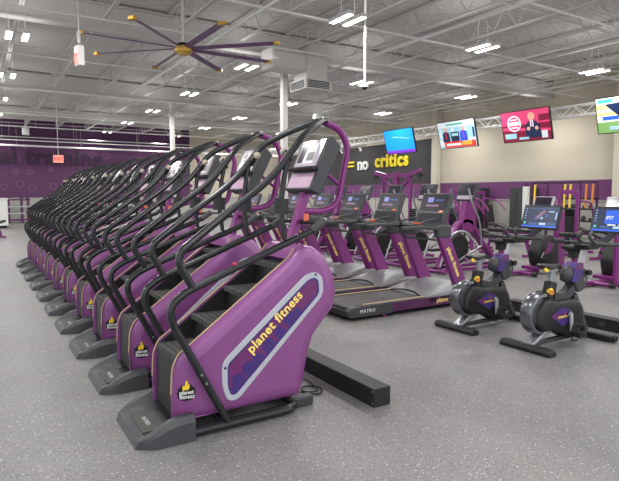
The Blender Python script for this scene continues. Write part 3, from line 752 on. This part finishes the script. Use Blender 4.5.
# ------------------------------------------------------------------ spin bike
BX, BY = 4.95, 3.2
def spin_bike():
    t = thing('spin_bike', '', 'exercise bike', (BX,BY,0), 'spin bikes in front'); O = (BX,BY,0)
    def bd(b, name, par=t, **k): b.shift(O); return b.build(name, par, **k)
    b = MB(); rings = []
    for y in (-.28,-.27,.27,.28):
        k = .8 if abs(y) > .27 else 1
        rings.append([(4.45-.055*k,BY+y,0.005),(4.45+.055*k,BY+y,0.005),(4.45+.06*k,BY+y,.04*k),(4.45+.025*k,BY+y,.065*k),(4.45-.035*k,BY+y,.065*k),(4.45-.06*k,BY+y,.035*k)])
    b.loft(rings, 'black_plastic'); bd(b, 'rear_stabiliser', bevel=.004)
    b = MB(); b.box((5.38,BY-.30,.01),(5.47,BY+.30,.065),'black_plastic'); b.cyl((5.42,BY-.33,.045),(5.42,BY-.29,.045),.035,'black',12); b.cyl((5.42,BY+.29,.045),(5.42,BY+.33,.045),.035,'black',12); bd(b, 'front_stabiliser', bevel=.008)
    b = MB(); b.prism([(4.42,.045),(4.47,.045),(4.80,.17),(4.78,.22),(4.7,.20)], BY-.06, BY+.06, 'silver'); bd(b, 'rear_strut', bevel=.01)
    b = MB(); b.tube([(4.46,BY,.05),(5.40,BY,.05)], 0, 'grey_plastic', sq=(.025,.02)); bd(b, 'base_beam', bevel=.005)
    b = MB(); b.tube([(5.17,BY,.48),(5.28,BY,.28),(5.41,BY,.06)], 0, 'grey_plastic', sq=(.03,.03)); bd(b, 'front_strut', bevel=.008)
    # flywheel with clear guard
    fc = (4.60,BY,.345)
    b = MB(); b.lathe_y(fc, [(.02,-.045),(.13,-.05),(.155,-.03),(.155,.03),(.13,.05),(.02,.045)], 'dark_grey', 28); bd(b, 'flywheel', smooth=40)
    b = MB(); n = 24; rings = []
    for i in range(n+1):
        a = R(75+195*i/n); ca, sa = math.cos(a), math.sin(a)
        rings.append([(fc[0]+r*ca, fc[1]+y, fc[2]+r*sa) for r, y in ((.17,-.065),(.195,-.06),(.205,-.04),(.205,.04),(.195,.06),(.17,.065),(.165,.05),(.19,.03),(.19,-.03),(.165,-.05))])
    b.loft(rings, 'guard'); bd(b, 'flywheel_guard', smooth=40)
    # body shroud
    prof = fillet2([(4.53,.40),(4.62,.50),(4.78,.46),(5.0,.46),(5.18,.43),(5.26,.33),(5.24,.17),(5.14,.06),(5.02,.045),(4.86,.13),(4.70,.17),(4.58,.17),(4.50,.24)],[.05]*13)
    b = MB(); n = len(prof); cx_ = sum(p[0] for p in prof)/n; cz_ = sum(p[1] for p in prof)/n
    def sc(k): return [(cx_+(x-cx_)*k, cz_+(z-cz_)*k) for x,z in prof]
    rings = []
    for y, k in ((-.095,.80),(-.085,.93),(-.06,1),(.06,1),(.085,.93),(.095,.80)): rings.append([(x,BY+y,z) for x,z in sc(k)])
    b.loft(rings, 'black_plastic'); sh = bd(b, 'drive_shroud', smooth=50)
    for s in (-1,1):
        y = BY+s*.0965; b = MB()
        b.poly([(x,y,z) for x,z in fillet2([(4.66,.33),(4.86,.41),(5.16,.36),(5.10,.16),(4.90,.18)],.02)], 'black')
        b.poly([(x,y+s*.001,z) for x,z in fillet2([(4.66,.32),(4.86,.40),(5.0,.34),(5.02,.26),(4.87,.2)],.02)], 'decal_blue')
        b.poly([(x,y+s*.002,z) for x,z in [(4.66,.32),(4.78,.35),(4.80,.27)]], 'decal_plum'); b.poly([(x,y+s*.002,z) for x,z in [(4.86,.37),(4.93,.33),(4.85,.3)]], 'decal_plum')
        put_text(b, 'planet fitness', .036, (4.88,y+s*.004,.30), (-s,0,0), (0,0,1), 'yellow', bold=.0015)
        bd(b, 'side_decal', sh, smooth=0)
    # main frame rising forward and to the seat
    b = MB(); P_ = [(4.74,BY,.44),(4.78,BY,.56),(4.82,BY,.60)]; b.tube([(4.74,BY,.42),(4.79,BY,.64)], 0, 'black_plastic', sq=(.045,.05)); bd(b, 'seat_tube', bevel=.012)
    b = MB(); b.tube(fillet([(4.78,BY,.50),(4.95,BY,.46),(5.10,BY,.52),(5.22,BY,.68)],.12,6), 0, 'dark_grey', sq=(.045,.04)); bd(b, 'main_frame', bevel=.012)
    b = MB(); b.prism(fillet2([(5.10,.60),(5.14,.74),(5.30,.74),(5.33,.62),(5.26,.52),(5.16,.50)],.03), BY-.06, BY+.06, 'dark_grey'); fh = bd(b, 'head_block', bevel=.012)
    b = MB(); put_text(b, '1', .05, (5.27,BY-.0615,.63), (1,0,0), (0,0,1), 'white', bold=.001); bd(b, 'bike_number', fh, smooth=0)
    b = MB(); b.tube([(5.21,BY,.62),(5.36,BY,.97)], 0, 'silver_paint', sq=(.022,.036)); bd(b, 'handlebar_post', bevel=.006)
    b = MB(); b.tube([(4.785,BY,.58),(4.80,BY,.745)], 0, 'silver', sq=(.022,.032)); bd(b, 'seat_post', bevel=.006)
    b = MB(); b.box((4.62,BY-.02,.735),(4.88,BY+.02,.765),'silver'); bd(b, 'seat_slider', bevel=.005)
    b = MB(); 
    rings = []
    for x, w_, z in ((4.64,.03,.80),(4.66,.09,.805),(4.72,.105,.808),(4.80,.065,.80),(4.88,.03,.798),(4.93,.022,.79),(4.945,.012,.785)):
        rings.append([(x,BY-w_,z-.018),(x,BY-w_*.9,z+.008),(x,BY,z+.014),(x,BY+w_*.9,z+.008),(x,BY+w_,z-.018),(x,BY,z-.03)])
    b.loft(rings, 'black'); b.box((4.74,BY-.02,.765),(4.79,BY+.02,.785),'dark_grey'); bd(b, 'saddle', smooth=60)
    b = MB(); b.cyl((4.665,BY-.02,.765),(4.645,BY-.05,.775),.022,'yellow',12); b.cyl((4.73,BY-.045,.55),(4.69,BY-.08,.55),.024,'orange_bar',12); b.cyl((4.73,BY-.05,.57),(4.68,BY-.05,.56),.02,'yellow',12); bd(b, 'adjustment_knob')
    # cranks and pedals
    for s in (-1,1):
        b = MB(); zz = -.17 if s < 0 else .17
        b.tube([(4.955,BY+s*.105,.31),(4.955,BY+s*.125,.31)], .03, 'silver', 12); b.tube([(4.955,BY+s*.125,.32),(4.955+.01,BY+s*.13,.31+zz)], 0, 'silver_paint', sq=(.01,.02)); cr = bd(b, 'crank_arm', bevel=.004)
        b = MB(); z = .31+zz; b.box((4.91,BY+min(s*.145,s*.25),z-.03),(5.03,BY+max(s*.145,s*.25),z+.015),'black'); b.tube(fillet([(4.94,BY+s*.15,z),(4.98,BY+s*.15,z+.085),(5.09,BY+s*.19,z+.05),(5.03,BY+s*.23,z)],.03), .014, 'rubber', 6); b.tube([(4.98,BY+s*.13,z),(4.98,BY+s*.16,z)], .01, 'silver', 8)
        b.tube([(4.93,BY+s*.16,z-.02),(4.90,BY+s*.17,z-.07),(4.93,BY+s*.21,z-.06)], .008, 'rubber', 6); bd(b, 'pedal', cr)
    # handlebars
    b = MB(); b.prism([(5.28,.93),(5.46,.93),(5.52,.985),(5.26,.985)], BY-.08, BY+.08, 'black_plastic'); 
    hb = bd(b, 'handlebar_mount', bevel=.012)
    b = MB()
    for s in (-1,1):
        b.tube(fillet([(5.36,BY+s*.04,.975),(5.62,BY+s*.12,.97),(5.60,BY+s*.235,.98),(5.42,BY+s*.235,.985),(5.14,BY+s*.22,1.01)],.08), .018, 'black_plastic', 8)
        b.tube([(5.30,BY+s*.228,.998),(5.12,BY+s*.22,1.012)], .026, 'black_plastic', 8)
        b.tube(fillet([(5.50,BY+s*.09,.98),(5.34,BY+s*.07,1.02),(5.30,BY+s*.065,1.08),(5.36,BY+s*.06,1.11)],.04), .015, 'dark_grey', 8)
    b.tube(fillet([(5.40,BY-.235,.985),(5.36,BY-.1,.99),(5.36,BY+.1,.99),(5.40,BY+.235,.985)],.05), .015, 'black_plastic', 8)
    bd(b, 'handlebars')
    b = MB(); b.cyl((5.3,BY-.07,.70),(5.3,BY-.1,.70),.03,'black',12); bd(b, 'resistance_knob')
    b = MB(); b.ball((5.06,BY,.69),.085,'grey_plastic',16,10,(1.15,.75,1.05)); fcv = bd(b, 'frame_cover')
    b = MB(); b.prism(fillet2([(5.03,.62),(5.08,.76),(5.16,.81),(5.22,.80),(5.20,.68),(5.12,.61)],.02), BY-.07, BY+.07, 'decal_blue'); b.prism(fillet2([(5.08,.74),(5.16,.812),(5.222,.80),(5.215,.74)],.01), BY-.0705, BY+.0705, 'decal_plum'); bd(b, 'cover_badge', fcv, bevel=.004)
    # console
    def C(u, v, d):
        ax = Vector((.09,0,.29)); nn = Vector((-.29,0,.09)).normalized()
        return Vector((5.83,BY+v*.255,1.075))+ax*u+nn*d
    b = MB(); b.loft([[C(0,v,-.035),C(0,v,.0),C(1,v,.0),C(1,v,-.035)] for v in (-1,1)], 'black'); co = bd(b, 'console', bevel=.01)
    b = MB(); b.tube([(5.38,BY,.98),(5.7,BY,1.0),(5.88,BY,1.08),(5.92,BY,1.22)], 0, 'black_plastic', sq=(.03,.02)); bd(b, 'console_arm')
    b = MB(); b.poly([C(.07,-.93,.002),C(.07,.93,.002),C(.93,.93,.002),C(.93,-.93,.002)], 'scr_navy')
    return t, b, C, co
def finish_screen(b, C, kind, par, O):
    e = [.0025]
    def q(v0,u0,v1,u1,m):     # v: -1 left .. 1 right as the rider sees it
        e[0] += .0002; b.poly([C(u0,-v0,e[0]),C(u0,-v1,e[0]),C(u1,-v1,e[0]),C(u1,-v0,e[0])], m)
    def disc(v,u,r,m):
        e[0] += .0002; b.poly([C(u+r*math.sin(2*PI*i/14)*1.0, -(v+r*math.cos(2*PI*i/14)*1.15), e[0]) for i in range(14)], m)
    q(-.93,.07,.93,.14,'scr_blue'); q(-.55,.17,-.1,.26,'scr_mid'); q(0,.17,.35,.26,'scr_pale'); q(.42,.17,.85,.26,'scr_mid')
    disc(-.78,.24,.055,'scr_teal')
    for k in range(5): q(-.84,.42+.1*k,-.78,.45+.1*k,'scr_pale')
    if kind == 0:
        for (v,u,r,m) in ((-.1,.5,.09,'scr_plum'),(.02,.62,.08,'scr_plum'),(.15,.72,.07,'scr_plum'),(-.22,.42,.06,'scr_mid'),(.3,.55,.07,'scr_mid'),(.1,.45,.05,'scr_pale')): disc(v,u,r,m)
        q(.4,.7,.7,.74,'scr_pale'); q(.8,.4,.86,.7,'scr_pale'); q(-.6,.82,.6,.85,'scr_mid')
    else:
        q(-.4,.35,.93,.85,'scr_blue'); q(.3,.62,.85,.66,'scr_teal')
        put_text(b, 'iFIT', .055, C(.56,.2,.006), (0,-1,0), C(1,0,0)-C(0,0,0), 'tv_white', bold=.001)
        q(-.25,.28,.1,.33,'tv_white'); q(.2,.28,.6,.33,'scr_pale')
    b.shift(O); b.build('screen', par, smooth=0)
for k, (yc, lab) in enumerate(((4.1,'black spin bike beside the treadmills, screen showing a dark picture'),(3.2,'black spin bike at the right edge, screen showing a blue page'))):
    t, b, C, co = spin_bike()
    finish_screen(b, C, k, co, (BX,BY,0))
    t.location = (BX,yc,0); t['label'] = lab

# ------------------------------------------------------------------ second row: upright bikes with purple frames
def recumbent_bike():
    t = thing('recumbent_bike', '', 'exercise bike', (0,0,0), 'purple-framed bikes behind the raceway')
    b = MB(); b.tube([(-1.2,0,.10),(-.6,0,.05),(.75,0,.05)], 0, 'purple_frame', sq=(.05,.03)); bb = b.build('base_beam', t, bevel=.008)
    for x in (-.6,.65):
        b = MB(); b.tube([(x,-.30,.05),(x,.30,.05)], .035, 'purple_frame', 10); st = b.build('stabiliser', t)
        for q in (-1,1):
            b = MB(); b.cyl((x,q*.30,.05),(x,q*.38,.05),.04,'black',10); b.build('end_cap', st)
    b = MB(); b.prism([(-.25,.08),(-.25,.14),(.72,.14),(.72,.08)], -.2, .2, 'purple_frame'); b.build('lower_frame', t, bevel=.01)
    prof = fillet2([(-.12,.12),(-.2,.4),(-.05,.68),(.25,.72),(.45,.6),(.48,.12)],.08)
    b = MB(); b.loft([[(x*k,y,.25+(z-.25)*k) for x,z in prof] for y,k in ((-.12,.88),(-.1,1),(.1,1),(.12,.88))], 'black_plastic'); sh = b.build('drive_shroud', t, smooth=50)
    b = MB()
    for q in (-1,1): b.poly([(x,q*.1205,z) for x,z in fillet2([(-.02,.35),(.1,.6),(.3,.6),(.2,.4)],.04)], 'decal_plum')
    b.build('side_decal', sh, smooth=0)
    b = MB(); b.tube([(-1.1,0,.08),(-1.1,0,.55)], 0, 'purple_frame', sq=(.035,.035)); b.box((-1.18,-.07,.5),(-1.04,.07,.62),'black_plastic'); b.build('seat_column', t, bevel=.01)
    b = MB(); b.box((-1.22,-.17,.63),(-.88,.17,.69),'black'); b.build('seat_pad', t, bevel=.02)
    b = MB(); b.cyl((-1.2,0,.68),(-1.24,0,.84),.013,'silver',10); b.build('back_post', t)
    b = MB(); b.box((-1.30,-.17,.83),(-1.2,.17,.90),'black'); b.build('back_pad', t, bevel=.02)
    b = MB(); b.prism([(.50,.08),(.74,.08),(.68,1.15),(.54,1.25),(.50,1.1)], -.06, .06, 'purple_frame'); b.build('mast', t, bevel=.012)
    b = MB()
    for q in (-1,1): b.tube(fillet([(.52,0,1.05),(.3,q*.2,1.05),(.0,q*.24,1.08),(-.08,q*.24,1.16)],.07), .014, 'black_tube', 8)
    b.build('handlebars', t)
    for q in (-1,1):
        b = MB(); b.tube([(-.05,q*.13,.4),(-.05+q*.1,q*.15,.4+q*.1)], .012, 'silver', 8); cr = b.build('crank_arm', t)
        b = MB(); b.box((-.1+q*.1,min(q*.16,q*.25),.38+q*.1),(.0+q*.1,max(q*.16,q*.25),.41+q*.1),'black'); b.build('pedal', cr)
    rot = Matrix.Rotation(R(22), 3, 'Y')
    b = MB(); b.tube([(.55,0,1.15),(.12,0,1.25)], .02, 'silver_paint', 8); b.build('console_arm', t)
    b = MB(); b.box((.05,-.21,1.2),(.1,.21,1.46),'silver_paint',rot,(.07,0,1.3)); co = b.build('console', t, bevel=.012)
    b = MB(); b.box((.041,-.17,1.25),(.052,.17,1.44),'console_dark',rot,(.07,0,1.3)); b.build('screen', co, smooth=0)
    return t
ub = recumbent_bike()
spots = [(9.1,6.35),(9.1,4.95)]
for k, (x,y) in enumerate(spots):
    lab = ['purple-framed recumbent bike behind the left spin bike','purple-framed recumbent bike behind the right spin bike','purple-framed recumbent bike cut by the right picture edge'][k]
    if k == 0: ub.location = (x,y,0); ub['label'] = lab
    else: dup(ub, (x,y,0), lab)

t = thing('leg_machine', 'purple looped-frame machine cut by the right picture edge behind the bikes', 'weight machine', (8.1,4.25,0))
b = MB(); b.tube(fillet([(0,.1,1.15),(0,.1,.12),(.25,-.2,.06),(.9,-.55,.06),(1.1,-.6,.3),(1.1,-.6,1.15)],.16,6), .045, 'purple_frame', 10); b.build('looped_frame', t)
b = MB(); b.tube([(0,.1,1.12),(1.1,-.6,1.12)], 0, 'purple_frame', sq=(.04,.04)); b.build('top_bar', t, bevel=.006)
b = MB(); b.box((.35,-.5,.42),(.75,-.1,.50),'black'); b.build('seat_pad', t, bevel=.02)
b = MB(); b.tube([(.55,-.3,.05),(.55,-.3,.42)], 0, 'purple_frame', sq=(.04,.04)); b.build('seat_post', t)
# ------------------------------------------------------------------ ellipticals behind the treadmills
def elliptical():
    t = thing('elliptical_trainer', '', 'elliptical trainer', (0,0,0), 'elliptical trainers behind the treadmills')
    b = MB(); b.lathe_y((-.25,0,.44), [(.02,-.09),(.26,-.1),(.31,-.06),(.31,.06),(.26,.1),(.02,.09)], 'black_plastic', 28); b.build('flywheel_cover', t, smooth=40)
    b = MB(); b.tube([(-.85,-.2,.06),(1.0,-.2,.06)], 0, 'purple_frame', sq=(.03,.03)); b.tube([(-.85,.2,.06),(1.0,.2,.06)], 0, 'purple_frame', sq=(.03,.03)); b.tube([(-.85,-.33,.05),(-.85,.33,.05)], .035, 'purple_frame', 8); b.tube([(1.0,-.33,.05),(1.0,.33,.05)], .035, 'purple_frame', 8); b.build('base_frame', t, bevel=.006)
    b = MB(); b.tube(fillet([(-.7,0,.08),(-.2,0,.95),(.1,0,1.0),(.5,0,.5),(.95,0,.08)],.25,7), 0, 'purple_frame', sq=(.07,.04)); b.build('arched_frame', t, bevel=.012)
    b = MB(); b.prism(fillet2([(-.15,.75),(.2,.75),(.18,1.15),(.08,1.4),(-.02,1.4),(-.1,1.1)],.05), -.07, .07, 'purple_frame'); b.build('mast', t, bevel=.015)
    for s in (-1,1):
        b = MB(); b.tube(fillet([(.2,s*.26,.5),(.1,s*.28,1.0),(-.12,s*.26,1.35),(-.16,s*.22,1.6)],.15), .018, 'silver', 8); b.build('swing_arm', t)
        b = MB(); b.box((-.75,s*.17-.07,.3+.1*s),(-.35,s*.17+.07,.34+.1*s),'black_plastic'); b.tube([(-.35,s*.17,.32+.1*s),(.2,s*.26,.5)], .02, 'silver', 8); b.build('foot_pedal', t)
    b = MB(); b.tube(fillet([(-.9,-.24,.15),(-.65,-.24,.75),(-.25,-.24,.83),(.1,-.24,.5)],.2,6), .018, 'silver_paint', 8); b.tube(fillet([(-.9,.24,.15),(-.65,.24,.75),(-.25,.24,.83),(.1,.24,.5)],.2,6), .018, 'silver_paint', 8); b.build('side_rail', t)
    rot = Matrix.Rotation(R(20), 3, 'Y')
    b = MB(); b.box((-.03,-.23,1.36),(.03,.23,1.72),'dark_grey',rot,(0,0,1.4)); co = b.build('console', t, bevel=.012)
    b = MB(); b.box((-.038,-.19,1.48),(-.029,.19,1.69),'console_dark',rot,(0,0,1.4)); b.box((-.038,-.19,1.385),(-.029,.19,1.46),'console_glass',rot,(0,0,1.4)); b.build('screen', co, smooth=0)
    return t
el = elliptical()
for k in range(6):
    y = 7.35+1.08*k
    lab = 'purple elliptical trainer behind the treadmills, %s counted from the bikes' % ORD[k]
    if k == 0: el.location = (8.15,y,0); el['label'] = lab
    else: dup(el, (8.15,y,0), lab)

# ------------------------------------------------------------------ strength machines far behind
t = thing('cable_station', 'tall purple multi-arm cable station before the black wall', 'cable machine', (13.2,15.2,0))
b = MB(); b.tube([(0,0,0),(0,0,2.3)], 0, 'purple_frame', sq=(.1,.1)); b.build('main_post', t, bevel=.01)
for sy in (-1,1):
    b = MB(); b.tube(fillet([(0,0,2.2),(0,sy*.5,2.15),(0,sy*1.25,2.32)],.1), 0, 'purple_frame', sq=(.07,.07)); b.tube([(0,sy*.05,1.5),(0,sy*.75,2.15)], 0, 'purple_frame', sq=(.05,.05)); arm = b.build('cross_arm', t)
    b = MB(); b.cyl((-.04,sy*1.2,2.2),(.04,sy*1.2,2.2),.12,'black',14); b.cyl((0,sy*1.2,2.15),(0,sy*1.2,.9),.008,'black',5); b.build('pulley_cable', arm)
    b = MB(); b.tube([(0,sy*.75,.02),(0,sy*.75,2.1)], 0, 'purple_frame', sq=(.05,.05)); b.build('side_post', t, bevel=.008)
    b = MB()
    for k in range(12): b.box((-.1,sy*.75-.22,.15+.07*k),(.1,sy*.75-.07,.21+.07*k),'black')
    b.build('weight_stack', t, smooth=0)
b = MB(); b.tube([(0,-.9,.04),(0,.9,.04)], 0, 'purple_frame', sq=(.05,.04)); b.tube([(-.5,0,.04),(.5,0,.04)], 0, 'purple_frame', sq=(.05,.04)); b.build('base', t)
def strength(x, y, rz, label, first=None):
    if first: return dup(first, (x,y,0), label, rz)
    t = thing('strength_machine', label, 'weight machine', (x,y,0), 'purple strength machines at the back', rz)
    b = MB(); b.box((-.6,-.04,0),(.6,.04,.07),'purple_frame'); b.box((-.6,-.4,0),(-.52,.4,.07),'purple_frame'); b.box((.52,-.4,0),(.6,.4,.07),'purple_frame'); b.build('base_frame', t, bevel=.01)
    b = MB(); b.tube([(.5,-.2,.05),(.5,-.2,1.55)], 0, 'purple_frame', sq=(.04,.04)); b.tube([(.5,.2,.05),(.5,.2,1.55)], 0, 'purple_frame', sq=(.04,.04)); b.tube([(.5,-.22,1.55),(.5,.22,1.55)], 0, 'purple_frame', sq=(.05,.05)); b.build('tower', t, bevel=.006)
    b = MB()
    for k in range(14): b.box((.43,-.14,.12+.06*k),(.57,.14,.17+.06*k),'black')
    b.build('weight_stack', t, smooth=0)
    b = MB(); b.tube([(-.2,0,.06),(-.2,0,.45)], 0, 'purple_frame', sq=(.04,.04)); b.build('seat_post', t)
    b = MB(); b.box((-.4,-.18,.45),(0,.18,.52),'black'); b.build('seat', t, bevel=.02)
    b = MB(); b.box((.02,-.16,.55),(.1,.16,1.15),'black',Matrix.Rotation(R(12),3,'Y')); b.build('backrest', t, bevel=.02)
    for s in (-1,1):
        b = MB(); b.tube(fillet([(.5,s*.2,1.35),(.1,s*.42,1.3),(-.25,s*.42,.95)],.12), .025, 'purple_frame', 8); b.build('press_arm', t)
    return t
sm = None
L_ = [(11.6,10.4,R(90),'purple strength machine in front of the beige wall, left of the yellow rack'),
      (12.6,7.9,R(200),'purple strength machine glimpsed between the two spin bike screens'),
      (14.8,12.2,R(90),'purple strength machine beside the beige wall column'),
      (15.2,14.8,R(0),'purple strength machine below the blue television'),
      (12.4,17.6,R(180),'purple strength machine left of the tall cable station'),
      (14.6,19.6,R(90),'purple strength machine close to the black wall'),
      (11.6,20.4,R(0),'purple strength machine behind the ellipticals at far left')]
for a in L_:
    if sm is None: sm = strength(*a)
    else: strength(*a, first=sm)
def bench(x, y, rz, label, first=None):
    if first: return dup(first, (x,y,0), label, rz)
    t = thing('weight_bench', label, 'bench', (x,y,0), 'black benches with purple frames', rz)
    b = MB(); b.box((-.6,-.14,.40),(.25,.14,.47),'black'); b.build('seat_pad', t, bevel=.02)
    b = MB(); b.box((.28,-.14,.40),(.75,.14,.47),'black',Matrix.Rotation(R(-18),3,'Y'),(.28,0,.42)); b.build('back_pad', t, bevel=.02)
    b = MB(); b.tube([(-.55,0,.36),(.5,0,.36)], 0, 'purple_frame', sq=(.03,.03)); b.build('beam', t)
    for x_ in (-.5,.5):
        b = MB(); b.tube([(x_,0,.36),(x_*1.2,0,.04)], 0, 'purple_frame', sq=(.03,.03)); b.tube([(x_*1.2,-.28,.03),(x_*1.2,.28,.03)], 0, 'purple_frame', sq=(.03,.03)); b.build('leg', t)
    return t
bn = bench(11.2,8.7,R(95),'black bench with purple frame on open floor behind the left spin bike')
bench(13.6,10.2,R(90),'black bench with purple frame further back near the beige wall',bn)
bench(12.0,6.3,R(80),'black bench with purple frame between the spin bike screens',bn)
bench(14.8,8.6,R(90),'black bench with purple frame nearest the yellow-barred rack',bn)
# rack with yellow and orange bars
t = thing('functional_rack', 'dark storage rack with yellow and orange bars before the purple wall', 'rack', (17.1,0,0))
b = MB()
for y in (9.9,10.5,11.1,11.7,12.3): b.tube([(0,y,0),(0,y,1.9)], 0, 'purple_dark', sq=(.03,.03))
b.build('posts', t)
for z in (.6,1.0,1.35,1.88):
    b = MB(); b.tube([(0,9.9,z),(0,12.3,z)], 0, 'black', sq=(.12 if z < 1.5 else .03,.025)); b.build('shelf', t)
for y, m in ((9.98,'orange_bar'),(10.2,'orange_bar'),(10.75,'yellow'),(10.95,'yellow'),(12.1,'yellow')):
    b = MB(); b.cyl((-.16,y,1.05),(-.12,y,1.83),.035,m,8); b.build('hanging_bar', t)
for k in range(14):
    r_ = .05+.015*(k%3); y = 10.05+.3*(k//2)+.13*(k//4)*.5; z = (.627,1.027)[k%2]+r_
    y = [10.08,10.31,10.68,10.91,11.28,11.51,11.9][k//2]
    b = MB(); b.ball((17.05,y,z),r_,['black','purple_dark','dark_grey'][k%3],10,8); o = b.build('medicine_ball')
    tag(o, 'small dark medicine ball on the shelves of the yellow-barred rack', 'ball', 'medicine balls on the rack')
b = MB(); b.ball((12.6,11.35,1.6),.2,'purple_frame',20,12,(1,1,.8)); b.cyl((12.6,11.35,.05),(12.6,11.35,1.45),.03,'black_tube',8); b.cyl((12.6,11.35,0),(12.6,11.35,.05),.25,'black_tube',16); o = b.build('balance_ball_stand'); tag(o, 'purple dome on a black stand in front of the purple wall', 'ball stand')
t = thing('paper_towel_station', 'white upright dispenser post with dark top near the purple wall', 'dispenser', (15.8,11.6,0))
b = MB(); b.box((-.07,-.09,0),(.07,.09,1.75),'white'); b.build('post', t, bevel=.01)
b = MB(); b.ball((0,0,1.84),.08,'purple_dark'); b.build('knob', t)
# storage cabinets along the purple wall
for k, (y, l) in enumerate(((13.0,'grey locker block standing against the purple wall band'),(15.3,'grey locker block left of the first, below the beige wall'))):
    t = thing('locker_block', l, 'lockers', (17.6,y,0))
    b = MB(); b.box((-.25,-.45,0),(.25,.45,1.75),'dark_grey'); b.build('body', t, bevel=.01)
    for q in range(3):
        b = MB(); b.box((-.27,-.43+.29*q,.05),(-.25,-.16+.29*q,1.7),'grey_plastic'); b.build('door', t)
# left far: shelving rack and counter
t = thing('weight_rack', 'purple shelving rack standing against the far wall at left', 'rack', (1.6,31.9,0))
for x in (-.6,-.15,.45,.75):
    b = MB(); b.box((x-.05,-.25,0),(x+.05,.25,1.42),'purple_dark'); b.build('upright', t)
for z in (.15,.5,.85,1.2,1.42):
    b = MB(); b.box((-.7,-.28,z-.035),(.85,.28,z+.035),'silver_paint' if z in (.5,.85) else 'purple_dark'); b.build('shelf', t)
t = thing('service_counter', 'white service counter cut by the left picture edge', 'counter', (-.06,27.4,0))
b = MB(); b.box((-1.2,-.4,.12),(1.25,.4,1.26),'white'); b.build('body', t, bevel=.01)
b = MB(); b.box((-1.25,-.45,1.26),(1.3,.45,1.31),'cap_white'); b.build('counter_top', t, bevel=.01)
b = MB(); b.box((-1.15,-.36,0),(1.2,.36,.12),'black'); b.build('plinth', t)
bench(.15,21.2,R(20),'dark bench frame just inside the left picture edge',bn)

# ------------------------------------------------------------------ view
SC.view_settings.view_transform = 'Standard'; SC.view_settings.look = 'None'; SC.view_settings.gamma = 1
SC.view_settings.exposure = 0.25; SC.view_settings.use_curve_mapping = False
